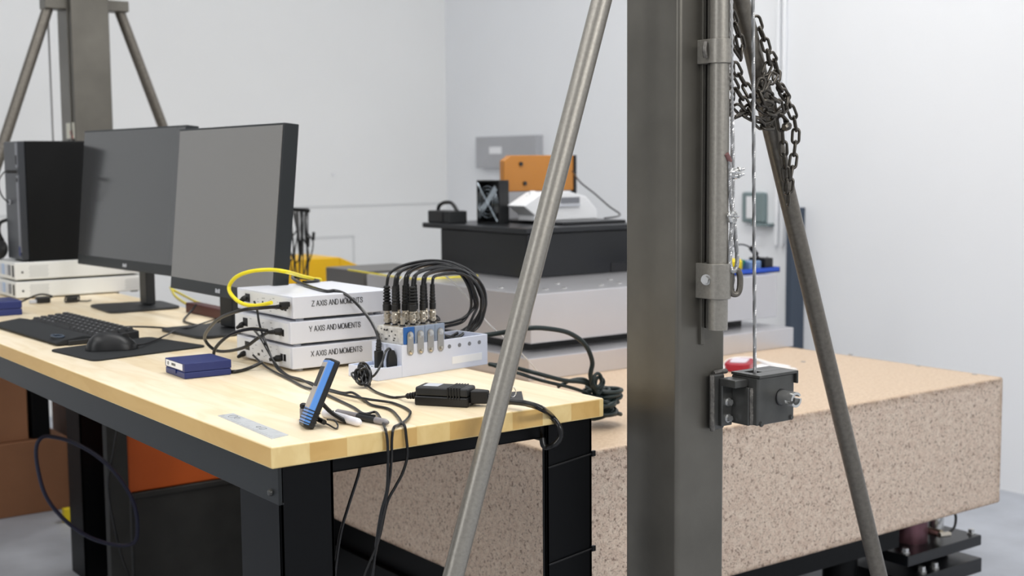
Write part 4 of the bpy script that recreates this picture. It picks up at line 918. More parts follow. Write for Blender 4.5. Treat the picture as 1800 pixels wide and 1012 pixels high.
# ------------------------------------------------------------ chain
LP_, LW, LR = 0.0235, 0.0185, 0.0028
def link_mesh():
    g = MB(); hl = LP_ / 2 - LW / 2 + LR + 0.0022; rr = LW / 2 - LR
    pts = [Vector((hl + rr * math.cos(q), rr * math.sin(q), 0)) for q in [-math.pi / 2 + math.pi * k / 8 for k in range(9)]] + [Vector((-hl + rr * math.cos(q), rr * math.sin(q), 0)) for q in [math.pi / 2 + math.pi * k / 8 for k in range(9)]]
    g.tube(pts, LR, 8, True, 0); me = bpy.data.meshes.new('link'); bmesh.ops.recalc_face_normals(g.bm, faces=g.bm.faces[:]); g.bm.to_mesh(me); g.bm.free(); me.materials.append(MATS['chain'])
    for p in me.polygons: p.use_smooth = True
    return me
LMESH = link_mesh()
def chain(name, label, base, strands):
    t = thing(name, label, 'chain', base)
    for pts in strands:
        P = spline([Vector(p) for p in pts], 24); out = [P[0]]; acc = 0.0
        for i in range(1, len(P)):
            seg = (P[i] - P[i - 1]).length
            while acc + seg >= LP_ and seg > 0:
                k = (LP_ - acc) / seg; q = P[i - 1].lerp(P[i], k); out.append(q); P[i - 1] = q; seg = (P[i] - q).length; acc = 0.0
            acc += seg
        for i in range(len(out) - 1):
            c = (out[i] + out[i + 1]) / 2; d = (out[i + 1] - out[i]).normalized()
            a = Vector((0, 1, 0)); a = (a - d * a.dot(d)).normalized(); b = d.cross(a)
            tw = math.radians(35 if i % 2 else 125) + random.uniform(-.2, .2)
            u_ = a * math.cos(tw) + b * math.sin(tw); w_ = d.cross(u_)
            o = bpy.data.objects.new('link', LMESH); COL.objects.link(o); o.parent = t
            Mx = Matrix(((d.x, u_.x, w_.x, c.x), (d.y, u_.y, w_.y, c.y), (d.z, u_.z, w_.z, c.z), (0, 0, 0, 1)))
            o.matrix_local = WM[t.name].inverted() @ Mx
    return t
A = lambda px, py, dy=0.0: ay(px, py, -0.092 + dy)
chain('steel_chain', 'tangle of dark steel chain wrapped round the right brace and hanging down', (0.93, -0.09, 1.33), [
    [A(1282, -30, .03), A(1284, 30, .03), A(1283, 80, .03), A(1284, 150, .03), A(1283, 210, .03)],
    [A(1284, 20), A(1296, 52), A(1303, 80), A(1306, 102), A(1296, 92), A(1286, 74)],
    [A(1329, 30, .03), A(1336, 52, .02), A(1343, 68, .01), A(1349, 90), A(1352, 112), A(1344, 130), A(1337, 147), A(1329, 166), A(1320, 185), A(1308, 198), A(1294, 207), A(1283, 204)],
    [A(1354, 95), A(1366, 118, .01), A(1364, 140), A(1374, 160), A(1386, 178), A(1377, 192, -.008), A(1358, 206, -.01), A(1338, 213, -.008), A(1316, 205), A(1298, 192), A(1284, 172)],
    [A(1290, 112), A(1300, 132), A(1312, 153), A(1326, 176, -.012), A(1344, 194, -.012), A(1362, 200, -.012)],
    [A(1284, 138), A(1296, 160), A(1310, 182), A(1324, 205, -.01), A(1338, 222, -.01), A(1352, 224, -.012), A(1368, 220, -.01)],
    [A(1362, 130, -.01), A(1352, 148, -.014), A(1342, 165, -.012), A(1356, 170, -.012), A(1368, 178, -.01), A(1372, 200, -.008), A(1383, 212, -.006)],
    [A(1370, 150, .01), A(1380, 168, .01), A(1390, 192), A(1398, 215), A(1399, 240), A(1396, 268), A(1392, 300), A(1387, 325), A(1386, 352), A(1384, 368)],
    [A(1372, 206), A(1376, 235), A(1377, 262), A(1380, 290), A(1382, 318), A(1381, 345)],
    [A(1340, 140, -.014), A(1334, 160, -.016), A(1342, 180, -.02), A(1356, 186, -.018), A(1366, 198, -.016)],
])
o = tag(MB().lathe([(0.006, -0.008), (0.0085, -0.004), (0.0085, 0.004), (0.006, 0.008)], A(1383, 222, -.012), (1, 0, .3), 8).build('chain_bolt', 'chain'), 'small hex nut closing the chain loop by the right brace', 'nut')

# ------------------------------------------------------------ granite plate, stand
GX0, GX1, GY0, GY1, GZ0, GZ1 = 0.885, 2.515, 0.405, 2.30, 0.278, 0.65
gr = thing('granite_surface_plate', 'huge pinkish granite surface plate on a black stand', 'granite plate', (1.7, 1.3, GZ0))
MB().box(GX0, GX1, GY0, GY1, GZ0, GZ1).build('slab', 'granite', gr, 0.008, seg=3)
for px, py in ((1614, 643), (1713, 658), (1495, 623), (1412, 636)):
    q = az(px, py, GZ1); MB().cyl((q.x, q.y, GZ1 - 0.001), (q.x, q.y, GZ1 + 0.0015), 0.008, n=16).build('insert', 'zinc', gr)
stn = thing('plate_stand', 'black steel stand under the granite plate', 'stand', (1.7, 1.3, 0))
MB().box(0.93, 2.20, 0.52, 0.60, 0.175, 0.262).box(0.93, 2.36, 2.05, 2.13, 0.175, 0.262).box(0.95, 1.03, 0.6, 2.05, 0.175, 0.262).box(2.06, 2.14, 0.6, 2.05, 0.175, 0.262).build('beam_frame', 'black_frame', stn, 0.003)
MB().box(0.93, 0.96, 0.60, 2.05, 0.0, 0.175).build('skirt', 'black_frame', stn)
for x, y in ((1.0, 0.65), (2.10, 0.65), (1.0, 2.05), (2.10, 2.05)):
    MB().cyl((x, y, 0), (x, y, 0.175), 0.05, n=20).build('leg', 'black_frame', stn)
    MB().box(x - 0.05, x + 0.05, y - 0.05, y + 0.05, 0.262, 0.278).build('pad', 'rubber_mount', stn)
lv = thing('levelling_mount', 'black two-plate vibration mount under the right front granite corner', 'vibration mount', (2.38, 0.62, 0))
q0 = ay(1592, 985, 0.5); q1 = ay(1722, 938, 0.5)
MB().box(2.215, 2.57, 0.50, 0.78, 0.118, 0.150).build('upper_plate', 'black_machine', lv, 0.003)
for x in (2.235, 2.553):
    for y in (0.525, 0.755): bolt_part('bolt', (x, y, 0.150), (0, 0, 1), 0.010, 0.016, lv)
MB().lathe([(0.055, 0.084), (0.062, 0.09), (0.062, 0.108), (0.055, 0.114), (0.04, 0.118)], (2.47, 0.62, 0), (0, 0, 1), 28).build('rubber_isolator', 'rubber_mount', lv)
MB().box(2.20, 2.56, 0.49, 0.76, 0.040, 0.084).build('lower_plate', 'black_machine', lv, 0.003)
MB().box(2.24, 2.54, 0.53, 0.73, 0.0, 0.040).build('foot', 'black_machine', lv, 0.003)
for x in (2.30, 2.36): bolt_part('bolt', (x, 0.515, 0.084), (0, 0, 1), 0.011, 0.018, lv)
MB().cyl((2.36, 0.60, 0.150), (2.36, 0.60, 0.278), 0.050, n=28).build('air_spring', 'iridescent', lv)
MB().cyl((2.47, 0.59, 0.150), (2.47, 0.59, 0.250), 0.022, n=20).box(2.455, 2.485, 0.575, 0.605, 0.25, 0.277).build('valve', 'zinc', lv)
MB().cyl((2.41, 0.53, 0.175), (2.41, 0.57, 0.175), 0.012, n=12).cyl((2.385, 0.52, 0.178), (2.435, 0.52, 0.172), 0.008, n=12).build('fitting', 'nickel', lv)
MB().tube([(2.43, 0.52, 0.175), (2.475, 0.53, 0.185), (2.50, 0.545, 0.215), (2.485, 0.56, 0.250), (2.46, 0.57, 0.262)], 0.004, 8).build('air_hose', 'rubber', lv)

# ------------------------------------------------------------ aluminium blocks and the black machine on the granite
ZL = 0.715
tag(MB().box(1.40, 2.53, 1.215, 2.24, GZ1, ZL).build('aluminium_base_plate', 'aluminium', None, 0.002), 'lower pale aluminium plate lying directly on the granite', 'metal plate')
sp_ = tag(MB().box(1.50, 2.44, 1.37, 2.18, ZL, 0.742).build('spacer_plate', 'rubber_mount', None, 0.002), 'black spacer slab between the two aluminium plates', 'spacer')
bk_ = thing('aluminium_block', 'upper thick aluminium block carrying the black machine', 'metal block', (2.0, 1.8, 0.742))
MB().box(1.476, 2.545, 1.305, 2.27, 0.742, 0.890).build('body', 'aluminium', bk_, 0.003)
g = MB(); rn = random.Random(2)
for k in range(14):
    x = 1.53 + 0.075 * k; y = 1.33 + (0.07 if k % 3 else 0.2)
    g.cyl((x, y, 0.889), (x, y, 0.8925), 0.010, n=14)
g.build('bolt_head', 'zinc', bk_)
q0 = ax(640, 490, 1.476); q = ax(612, 474, 1.476)
tag(MB().box(1.50, 1.80, 2.34, 2.62, 0.0, 0.893).build('grey_pedestal', 'dark_aluminium', None, 0.003), 'dark grey pedestal block just behind the aluminium block', 'block')
yl = tag(MB().tube([ax(612, 474, 1.474) , (1.472, 2.1, 0.894), (1.474, 1.98, 0.894), (1.50, 1.92, 0.895), (1.7, 1.9, 0.895)], 0.003, 6).build('yellow_string', 'yellow_cable'), 'thin yellow cord along the back edge of the aluminium block', 'cord')
MX0, MX1, MY0, MY1 = 1.785, 2.30, 1.73, 2.26
mz = 0.890
bm_ = thing('black_machine', 'black enclosed machine with overhanging lid, standing on the aluminium block', 'machine', (2.05, 2.0, mz))
MB().box(MX0, MX1, MY0, MY1, mz, mz + 0.152).build('housing', 'black_machine', bm_, 0.006)
MB().box(MX0 - 0.016, MX1 + 0.01, MY0 - 0.016, MY1 + 0.10, mz + 0.152, mz + 0.171).build('lid', 'machine_rim', bm_, 0.004)
MB().box(2.155, 2.25, MY0 - 0.002, MY0 + 0.01, mz + 0.0, mz + 0.035).build('opening', 'port', bm_)
MB().box(MX0 + 0.20, MX1 - 0.02, MY0 + 0.06, MY1 - 0.05, mz + 0.171, mz + 0.182).build('top_tray', 'black_machine', bm_, 0.003)
MZ = mz + 0.171
fn = thing('cooling_fan', 'square black cooling fan with bright wire cross guard, on the machine lid', 'fan', (1.92, 2.09, MZ))
M = Matrix.Translation((1.880, 2.160, MZ)) @ Matrix.Rotation(math.radians(-88), 4, 'Z')
fw = 0.135; dpt = 0.045; hh = 0.157
g = MB(); th = 0.006
g.box(0, fw, 0, dpt, 0, th, M).box(0, fw, 0, dpt, hh - th, hh, M).box(0, th, 0, dpt, th, hh - th, M).box(fw - th, fw, 0, dpt, th, hh - th, M)
g.box(th, fw - th, dpt - 0.004, dpt - 0.001, th, hh - th, M); g.build('frame', 'black_plastic', fn, 0.002)
hub = M @ Vector((fw / 2, 0.006, hh / 2)); dn = M.to_3x3() @ Vector((0, 1, 0))
MB().cyl(hub, hub + dn * 0.028, 0.022, n=24).build('hub', 'dark_grey', fn)
ev = M.to_3x3() @ Vector((1, 0, 0)); uz = Vector((0, 0, 1))
for k in range(7):
    q = 2 * math.pi * k / 7; r1_ = ev * math.cos(q) + uz * math.sin(q); r2_ = ev * math.cos(q + .5) + uz * math.sin(q + .5); g = MB()
    a_ = hub + dn * .008; g._add([a_ + r1_ * .021, a_ + r1_ * .055, a_ + dn * .018 + r2_ * .055, a_ + dn * .018 + r2_ * .021, a_ + dn * .0012 + r1_ * .021, a_ + dn * .0012 + r1_ * .055, a_ + dn * .0192 + r2_ * .055, a_ + dn * .0192 + r2_ * .021], [(0, 1, 2, 3), (4, 5, 6, 7), (0, 1, 5, 4), (1, 2, 6, 5), (2, 3, 7, 6), (3, 0, 4, 7)]); g.build('blade', 'dark_grey', fn)
g = MB()
g._add([M @ Vector(v) for v in ((0.006, -0.003, 0.03), (0.02, -0.003, 0.016), (fw - 0.008, -0.003, hh - 0.035), (fw - 0.024, -0.003, hh - 0.018), (0.006, 0.0, 0.03), (0.02, 0.0, 0.016), (fw - 0.008, 0.0, hh - 0.035), (fw - 0.024, 0.0, hh - 0.018))], [(0, 1, 2, 3), (4, 5, 6, 7), (0, 1, 5, 4), (1, 2, 6, 5), (2, 3, 7, 6), (3, 0, 4, 7)])
g.cyl(M @ Vector((0.01, -0.002, hh - 0.012)), M @ Vector((fw - 0.01, -0.002, 0.01)), 0.0028, n=8)
g.build('guard', 'fan_guard', fn)
g = MB()
for rr in (0.03, 0.045, 0.057): g.tube([hub - dn * 0.0065 + (ev * math.cos(q) + uz * math.sin(q)) * rr for q in [k * 2 * math.pi / 24 for k in range(24)]], 0.0011, 5, True, 0)
g.build('guard_ring', 'fan_guard', fn)
# amber panel, white device
YA = 2.20
c1, c2, c3, c4_ = ay(886, 273, YA), ay(1008, 274, YA), ay(890, 337, YA), ay(1006, 337, YA)
ap = thing('amber_panel', 'amber translucent panel with black side edge standing behind the fan', 'panel', ((c1.x + c2.x) / 2, YA, MZ))
ab_ = c3.z
MB().box(c1.x + 0.01, c2.x - 0.01, YA + 0.002, YA + 0.03, MZ, ab_).build('grey_base', 'sheet', ap, 0.002)
MB().prism([(c1.x, ab_), (c2.x, ab_), (c2.x, c1.z), (c1.x + 0.03, c1.z), (c1.x, c1.z - 0.02)], YA, YA + 0.03, axis='y').build('panel', 'amber', ap, 0.003)
MB().box(c2.x, c2.x + 0.012, YA - 0.004, YA + 0.034, MZ, c1.z).build('edge_strip', 'port', ap)
for px, py in ((915, 288), (922, 322)):
    q = ay(px, py, YA); MB().cyl((q.x, YA + 0.001, q.z), (q.x, YA - 0.006, q.z), 0.008, n=12).build('knob', 'dark_grey', ap)
YW = 1.93
w1, w2 = ay(952, 384, YW), ay(1050, 384, YW)
wd = thing('white_printer', 'white angular device with slot on the machine lid, half behind the left brace', 'device', ((w1.x + w2.x) / 2, YW, MZ + .011))
ZW = MZ + 0.011
X_ = lambda px, py: (ay(px, py, YW).x, ay(px, py, YW).z)
MB().prism([(w1.x - 0.03, ZW), (w2.x, ZW), X_(1050, 368), X_(1030, 345), X_(1000, 336), X_(955, 338), X_(920, 362), (w1.x - 0.03, ZW + 0.02)], YW, YW + 0.10, axis='y').build('body', 'white_plastic', wd, 0.004)
a_, b_ = X_(985, 352), X_(1018, 346)
MB().box(a_[0], b_[0], YW - 0.003, YW + 0.001, a_[1] - 0.012, b_[1]).build('slot', 'soft_ink', wd)
MB().box(a_[0] - .03, b_[0] + .0, YW - 0.008, YW + 0.001, a_[1] - 0.022, a_[1] - 0.014).build('flap', 'label_grey', wd)
wk = tag(MB().tube([ay(1006, 300, YA - .01), ay(1020, 320, 2.05), ay(1045, 340, 2.0), ay(1070, 362, 1.97), ay(1090, 378, 1.93), (2.27, 1.9, ZW + 0.002)], 0.003, 6).build('thin_cable', 'cable'), 'thin dark cable sloping from the amber panel to the machine lid', 'cable')
gp = thing('circuit_board', 'small green circuit board with white parts between fan and left brace', 'circuit board', tuple(ay(938, 345, 2.0)))
q = ay(932, 348, 2.0)
MB().box(q.x - 0.018, q.x + 0.022, 1.995, 2.003, MZ, q.z + 0.01).build('board', 'green_pcb', gp, 0.001)
MB().box(q.x - 0.010, q.x + 0.016, 1.985, 1.995, q.z + 0.0, q.z + 0.026).build('part', 'white_plastic', gp, 0.003)
hd = thing('black_handle_box', 'black box with arched handle at the left end of the machine lid', 'handle', (1.86, 2.25, MZ))
YH = 2.2
h0, h1 = ay(790, 385, YH), ay(842, 385, YH)
MB().box(MX0 + 0.0, MX0 + 0.08, 2.20, 2.345, MZ, MZ + 0.045).build('box', 'dark_grey', hd, 0.004)
MB().box(MX0 - 0.003, MX0 + 0.002, 2.24, 2.28, MZ + 0.004, MZ + 0.04).build('recess', 'port', hd)
MB().tube([(MX0 + 0.04, 2.335, MZ + 0.043), (MX0 + 0.04, 2.325, MZ + 0.062), (MX0 + 0.04, 2.29, MZ + 0.074), (MX0 + 0.04, 2.24, MZ + 0.072), (MX0 + 0.04, 2.205, MZ + 0.043)], 0.007, 8).build('handle', 'black_plastic', hd)

# wall sheet and wall fittings
a_, b_ = ay(848, 241, WY), ay(955, 310, WY)
if b_.x > WX: a_, b_ = ax(848, 241, WX), ax(955, 310, WX)
a_, b_ = ax(848, 241, WX), ax(955, 312, WX)
ws = thing('grey_wall_box', 'grey sheet-metal box on the wall above the amber panel', 'wall box', (WX, (a_.y + b_.y) / 2, b_.z))
MB().box(WX - 0.05, WX, b_.y, a_.y, ax(955, 295, WX).z, a_.z).build('housing', 'sheet', ws, 0.003)
MB().box(WX - 0.052, WX - 0.049, a_.y - 0.26, a_.y - 0.14, a_.z - 0.10, a_.z - 0.06).build('label', 'label', ws)
MB().box(WX - 0.035, WX, a_.y - 0.30, a_.y - 0.24, b_.z - 0.1, ax(955, 295, WX).z).build('bracket', 'wall_grey', ws)
a_, b_ = ax(1311, 337, WX), ax(1350, 392, WX)
wh = thing('wall_handle_plate', 'grey-green framed plate with white centre on the right wall', 'wall plate', (WX, (a_.y + b_.y) / 2, b_.z))
MB().box(WX - 0.03, WX, b_.y, a_.y, b_.z, a_.z).build('frame', 'wall_grey', wh, 0.010)
MB().box(WX - 0.034, WX - 0.029, b_.y + 0.055, b_.y + 0.105, b_.z + 0.02, a_.z - 0.02).build('inset', 'white_plastic', wh, 0.004)
MB().box(WX - 0.05, WX, b_.y - 0.04, b_.y + 0.06, b_.z - 0.012, b_.z).build('ledge', 'wall_grey', wh)
a_, b_ = ax(1382, 365, WX - .09), ax(1416, 365, WX - .0)
tag(MB().box(WX - 0.09, WX, b_.y, a_.y, 0.0, a_.z).build('leaning_channel', 'slate', None, 0.004), 'dark slate-blue steel channel standing against the right wall', 'steel channel')
a_ = ay(694, 305, WY); q = ay(586, 306, WY)
tag(MB().cyl((q.x, WY, q.z), (q.x, WY - 0.008, q.z), 0.012, n=12).build('wall_hook', 'white_plastic'), 'tiny white hook on the back wall', 'hook')

# ------------------------------------------------------------ small things on the right end of the aluminium block
ZB = 0.890
bt = az(1302, 478, ZB); YT = 1.36
x0_, x1_ = ay(1300, 475, YT).x, 2.66
tr_ = thing('blue_tray', 'blue plastic tray on the right end of the aluminium block', 'tray', (2.5, 1.42, ZB))
MB().box(2.36, 2.62, YT, YT + 0.13, ZB, ZB + 0.004).box(2.36, 2.62, YT, YT + 0.004, ZB, ZB + 0.018).box(2.36, 2.62, YT + .126, YT + 0.13, ZB, ZB + 0.018).box(2.36, 2.364, YT, YT + 0.13, ZB, ZB + 0.018).box(2.616, 2.62, YT, YT + 0.13, ZB, ZB + 0.018).build('shell', 'blue_plastic', tr_)
tag(MB().lathe([(0.024, 0), (0.026, 0.004), (0.026, 0.04), (0.018, 0.05)], (2.44, YT + 0.045, ZB + 0.004), (0, 0, 1), 20).build('yellow_tape_roll', 'yellow_plastic'), 'yellow roll standing in the blue tray', 'tape roll')
tag(MB().box(2.50, 2.56, YT + 0.03, YT + 0.1, ZB + 0.004, ZB + 0.042).build('clear_blue_box', 'clear_blue', None, 0.006), 'pale translucent blue box in the blue tray', 'box')
tag(MB().box(2.566, 2.608, YT + 0.02, YT + 0.1, ZB + 0.004, ZB + 0.050).build('black_connector_block', 'port', None, 0.004), 'black connector block at the right end of the blue tray', 'connector')
tag(MB().cyl((2.476, YT + 0.06, ZB + 0.004), (2.488, YT + 0.05, ZB + 0.046), 0.008, n=12).build('teal_tube', 'teal'), 'short teal tube between the yellow roll and the blue box', 'tube')
ct = thing('tool_lead', 'black tool lead arching above the yellow roll', 'cable', (2.44, YT + 0.06, ZB + 0.055))
MB().tube([(2.40, YT + 0.05, ZB + 0.018), (2.40, YT + 0.05, ZB + 0.05), (2.42, YT + 0.06, ZB + 0.085), (2.48, YT + 0.06, ZB + 0.10), (2.53, YT + 0.06, ZB + 0.088), (2.565, YT + 0.06, ZB + 0.06), (2.58, YT + 0.06, ZB + 0.045)], 0.003, 8).build('cord', 'cable', ct)
MB().cyl((2.39, YT + 0.05, ZB + 0.060), (2.43, YT + 0.055, ZB + 0.080), 0.010, n=12).build('grip', 'rubber', ct)
MB().cyl((2.535, YT + 0.06, ZB + 0.086), (2.565, YT + 0.06, ZB + 0.062), 0.009, n=12).build('plug', 'rubber', ct)
tag(MB().lathe([(0.022, 0), (0.024, 0.006), (0.024, 0.05), (0.02, 0.055)], (2.585, 1.5, 0.82), (0, 0, 1), 18).build('orange_canister', 'orange_plastic'), 'orange round canister at the right end of the aluminium block', 'cap')
tag(MB().tube([(2.585, 1.5, 0.875), (2.60, 1.45, 0.90), (2.60, 1.40, 0.94)], 0.004, 6).build('hanging_strap', 'port'), 'short black strap above the orange canister', 'strap')
# red tag and white cord on the granite, behind the winch
r0 = az(1300, 648, GZ1)
rt_ = thing('red_remote', 'red handheld remote with pale label on the granite behind the winch', 'remote', (r0.x, r0.y, GZ1), math.radians(35))
M = F(rt_)
MB().prism([(v.x, v.y) for v in rounded([Vector(v) for v in ((-0.07, -0.04), (0.07, -0.04), (0.07, 0.04), (-0.07, 0.04))], 0.03)], 0, 0.025, M).build('body', 'red_plastic', rt_, 0.005)
MB().prism([(v.x, v.y) for v in rounded([Vector(v) for v in ((-0.045, -0.025), (0.045, -0.025), (0.045, 0.025), (-0.045, 0.025))], 0.015)], 0.025, 0.027, M).build('label', 'label_pale', rt_)
tag(MB().tube([az(1268, 655, GZ1 + .005), az(1280, 634, GZ1 + .02), az(1310, 630, GZ1 + .02), az(1335, 634, GZ1 + .012), az(1370, 645, GZ1 + .005), az(1400, 650, GZ1 + .004)], 0.006, 8).build('extension_lead', 'white_cable'), 'white cord curving round the red remote on the granite', 'cord')
tag(MB()._add([(v.x, v.y, GZ1 + z) for z in (0, 0.004) for v in (az(1330, 655, GZ1), az(1390, 645, GZ1), az(1352, 638, GZ1), az(1318, 646, GZ1))], [(0, 1, 2, 3), (4, 5, 6, 7), (0, 1, 5, 4), (1, 2, 6, 5), (2, 3, 7, 6), (3, 0, 4, 7)]).build('white_card', 'label'), 'white card lying flat on the granite behind the winch', 'card')

# ------------------------------------------------------------ dark coiled cable by the bench corner
YK = 0.46
ko = thing('coiled_hose', 'bunched coil of dark green-black cable on the granite behind the bench corner', 'cable coil', (1.05, 0.5, GZ1))
g = MB(); rn = random.Random(8)
kc = [ay(1060, 690, .5), ay(1052, 700, .5), ay(1070, 712, .5)]
for k in range(24):
    c = ay(1056 + rn.uniform(-9, 12), 684 + 1.9 * k, 0.60 + rn.uniform(-.02, .02)); c.z = max(c.z, GZ1 + 0.012)
    a1 = 0.026 + 0.014 * rn.random(); a2 = 0.024 + 0.014 * rn.random(); ph = rn.uniform(-.9, .9); tl_ = rn.uniform(-.45, .45)
    g.tube([(c.x + a1 * math.cos(q) * math.cos(ph) - a2 * math.sin(q) * math.sin(ph), c.y + a1 * math.cos(q) * math.sin(ph) + a2 * math.sin(q) * math.cos(ph), max(GZ1 + 0.005, c.z + a1 * tl_ * math.cos(q + k))) for q in [j_ * .5236 for j_ in range(12)]], 0.0050, 8, True, 3)
g.build('loops', 'green_cable', ko)
g = MB()
for k, (rx_, rz_) in enumerate(((.013, .016), (.018, .013), (.010, .020))):
    c = ay(1050 + 3 * k, 668 + 5 * k, 0.56); g.tube([(c.x + rx_ * math.cos(q), c.y + .004 * k, c.z + rz_ * math.sin(q)) for q in [j_ * .785 for j_ in range(8)]], 0.0040, 8, True, 3)
g.build('top_loops', 'green_cable', ko)
g = MB()
g.tube([ay(845, 590, .62), ay(880, 585, .58), ay(925, 577, .52), ay(960, 577, .52), ay(1000, 585, .53), ay(1028, 605, .54), ay(1041, 635, .55), ay(1038, 660, .56), ay(1045, 690, .58)], 0.0056, 10)
g.tube([ay(860, 640, .75), ay(900, 645, .68), ay(940, 655, .60), ay(990, 668, .58), ay(1030, 673, .58), ay(1055, 692, .59)], 0.0050, 10)
g.tube([ay(860, 640, .73), ay(900, 652, .66), ay(950, 668, .60), ay(1000, 680, .59), ay(1030, 690, .59), ay(1055, 702, .60)], 0.0042, 8)
g.tube([ay(980, 680, .60), ay(1005, 668, .59), ay(1030, 668, .58), ay(1048, 690, .59)], 0.0045, 8)
g.build('trailing_cable', 'green_cable', ko)

# ------------------------------------------------------------ behind the monitors: cable rack and yellow cabinet
yc_ = thing('yellow_cabinet', 'bright yellow cabinet far behind the stacked white boxes', 'cabinet', (1.7, 3.1, 0))
MB().box(1.50, 1.88, 3.2, 3.5, 0, 0.880).build('body', 'yellow_paint', yc_, 0.004)
MB().prism([(1.88, 0.6), (2.04, 0.6), (2.04, 0.81), (1.88, 0.880)], 3.2, 3.5, axis='y').build('sloped_end', 'yellow_paint', yc_, 0.003)
cr = thing('cable_rack', 'black floor stand with an arm beside the right monitor, hung with test leads', 'cable rack', (1.42, 2.8, 0))
MB().cyl((1.40, 2.8, 0.0), (1.40, 2.8, 1.10), 0.012, n=16).build('post', 'black_frame', cr)
MB().cyl((1.40, 2.8, 0.0), (1.40, 2.8, 0.02), 0.13, n=28).build('base', 'black_frame', cr)
MB().tube([(1.40, 2.8, 1.095), (1.44, 2.8, 1.107), (1.48, 2.8, 1.106), (1.53, 2.8, 1.100)], 0.007, 8).build('arm', 'black_frame', cr)
rn = random.Random(21)
for k in range(9):
    x = 1.435 + 0.011 * k; L_ = rn.uniform(0.16, 0.29); sw = rn.uniform(-.02, .02)
    t = thing('test_lead', 'black test lead in the tangle hanging from the cable rack arm', 'cable', (x, 2.79, 1.10), 0, 'test leads on the cable rack')
    MB().tube([(x, 2.8, 1.112), (x + sw, 2.785, 1.09 - L_ * .3), (x - sw * 1.4 - .01, 2.79, 1.09 - L_ * .6), (x + sw * .5, 2.785, 1.09 - L_), (x + sw + .015, 2.80, 1.10 - L_ * .7), (x + 0.008, 2.812, 1.105)], 0.0028, 6).build('cord', 'cable', t)
    if k % 2 == 0: MB().cyl((x - sw * 1.2 - .008, 2.786, 1.09 - L_ * .55), (x - sw - .002, 2.784, 1.09 - L_ * .38), 0.006, n=8).build('clip', 'rubber', t)
# yellow and black leads seen beneath the right monitor
tg = thing('yellow_lead', 'yellow lead lying on the bench between the two monitor feet', 'cable', tuple(az(330, 540, ZD)))
MB().tube([az(300, 505, ZD + .02), az(308, 520, ZD + .012), az(330, 535, ZD + .006), az(360, 545, ZD + .005), az(395, 548, ZD + .005), az(440, 545, ZD + .005)], 0.0042, 8).tube([az(302, 508, ZD + .02), az(315, 515, ZD + .01), az(345, 530, ZD + .005), az(380, 540, ZD + .005), az(430, 540, ZD + .005)], 0.0036, 8).build('cord', 'yellow_cable', tg)
tb_ = thing('power_lead', 'black lead bent in a hook on the bench behind the right monitor foot', 'cable', tuple(az(330, 560, ZD)))
MB().tube([az(345, 535, ZD + .03), az(335, 548, ZD + .012), az(323, 562, ZD + .004), az(330, 567, ZD + .004), az(355, 572, ZD + .004), az(385, 565, ZD + .004), az(400, 560, ZD + .02)], 0.0030, 8).build('cord', 'cable', tb_)
tag(MB().box(0.605, 0.645, 1.25, 1.80, ZD, ZD + 0.028).build('power_strip', 'red_dark', None, 0.004), 'dark red power strip along the back bench edge behind the right monitor', 'power strip')

# ------------------------------------------------------------ under the bench
def carton(x0, x1, y0, y1, z0, z1, label, m_):
    t = thing('cardboard_box', label, 'cardboard box', ((x0 + x1) / 2, (y0 + y1) / 2, z0))
    MB().box(x0, x1, y0, y1, z0, z1).build('carton', m_, t, 0.004)
    MB().box((x0 + x1) / 2 - 0.03, (x0 + x1) / 2 + 0.03, y0 - 0.0006, y1, z1 - 0.0, z1 + 0.0006).build('tape', 'cardboard_dark', t)
    return t
carton(0.10, 0.655, 3.10, 3.50, 0.0, 0.275, 'lower brown cardboard box on the floor behind the far bench leg', 'cardboard')
carton(0.05, 0.52, 3.12, 3.50, 0.2756, 0.52, 'upper brown cardboard box stacked on the lower one', 'cardboard')
tag(MB().box(0.455, 0.90, 1.90, 2.10, 0.331, 0.60).build('orange_bin', 'orange_box', None, 0.006), 'orange bin under the bench on top of the dark crate', 'bin')
cr1 = thing('dark_crate', 'wide dark grey crate on the floor beneath the bench', 'crate', (0.63, 2.1, 0))
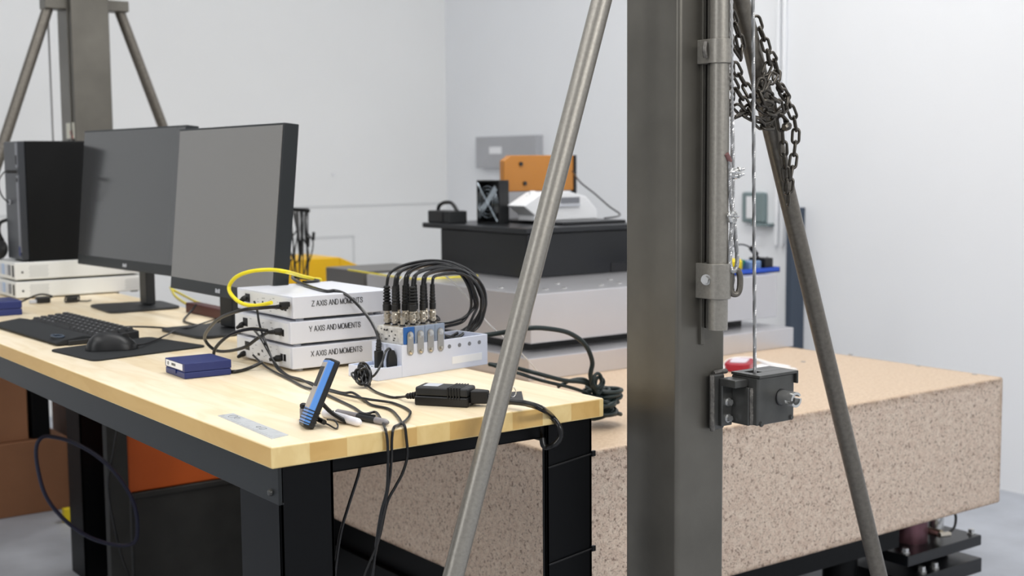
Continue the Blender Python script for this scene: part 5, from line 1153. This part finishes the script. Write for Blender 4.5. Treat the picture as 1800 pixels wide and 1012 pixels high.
MB().box(0.462, 0.858, 1.9, 2.10, 0, 0.325).build('body', 'crate', cr1, 0.006)
MB().box(0.455, 0.865, 1.893, 2.107, 0.312, 0.33).build('rim', 'crate', cr1, 0.003)
xa, xb = ay(191, 900, 1.86).x, ay(227, 900, 1.86).x
tag(MB().box(xa, xb, 1.855, 1.861, 0, 0.80).box(xb - 0.004, xb, 1.861, 1.888, 0, 0.80).box(xa, xa + 0.004, 1.861, 1.888, 0, 0.80).build('grey_upright', 'crate', None, 0.001), 'narrow dark grey metal upright between the far bench leg and the orange bin', 'upright')
tag(MB().box(0.535, 0.60, 3.12, 3.40, 0.2762, 0.60).build('black_case', 'black_frame', None, 0.004), 'tall black case on the lower cardboard box, beside the upper one', 'case')
tag(MB().box(0.72, 0.86, 3.30, 3.50, 0.0, 0.52).build('brown_carton', 'cardboard_dark', None, 0.004), 'narrow dark brown carton behind the far bench leg', 'cardboard box')
y_ = 1.80
tag(MB().tube([ay(*p_, y_) for p_ in ((75, 768), (95, 768), (125, 776), (165, 797), (200, 828), (228, 868), (240, 905), (240, 945), (225, 958), (190, 955), (150, 940), (110, 910), (80, 870), (66, 820), (64, 785))], 0.0055, 8, True).build('blue_cable_loop', 'blue_cable'), 'dark blue cable hanging in a loop across the far bench leg', 'cable')
tag(MB().tube([ay(*p_, 1.83) for p_ in ((208, 740), (198, 800), (190, 850), (198, 910), (215, 980), (235, 1030))], 0.0032, 8).build('hanging_cable', 'cable'), 'thin black cable hanging by the far bench leg', 'cable')
tag(MB().tube([ay(637, 790, 0.09), ay(632, 825, 0.10), ay(625, 850, 0.11), ay(612, 890, 0.12), ay(598, 940, 0.12), ay(588, 1012, 0.12), ay(585, 1050, 0.12)], 0.0026, 8).build('hanging_cable', 'cable'), 'thin black cable hanging alone just right of the near bench leg', 'cable')
q = ay(121, 920, 2.9); 
tag(MB().box(q.x - 0.015, q.x + 0.012, 2.9, 2.93, 0.0, 0.05).build('yellow_tag', 'yellow_plastic', None, 0.002), 'small yellow tag on the floor by the far bench leg', 'tag')
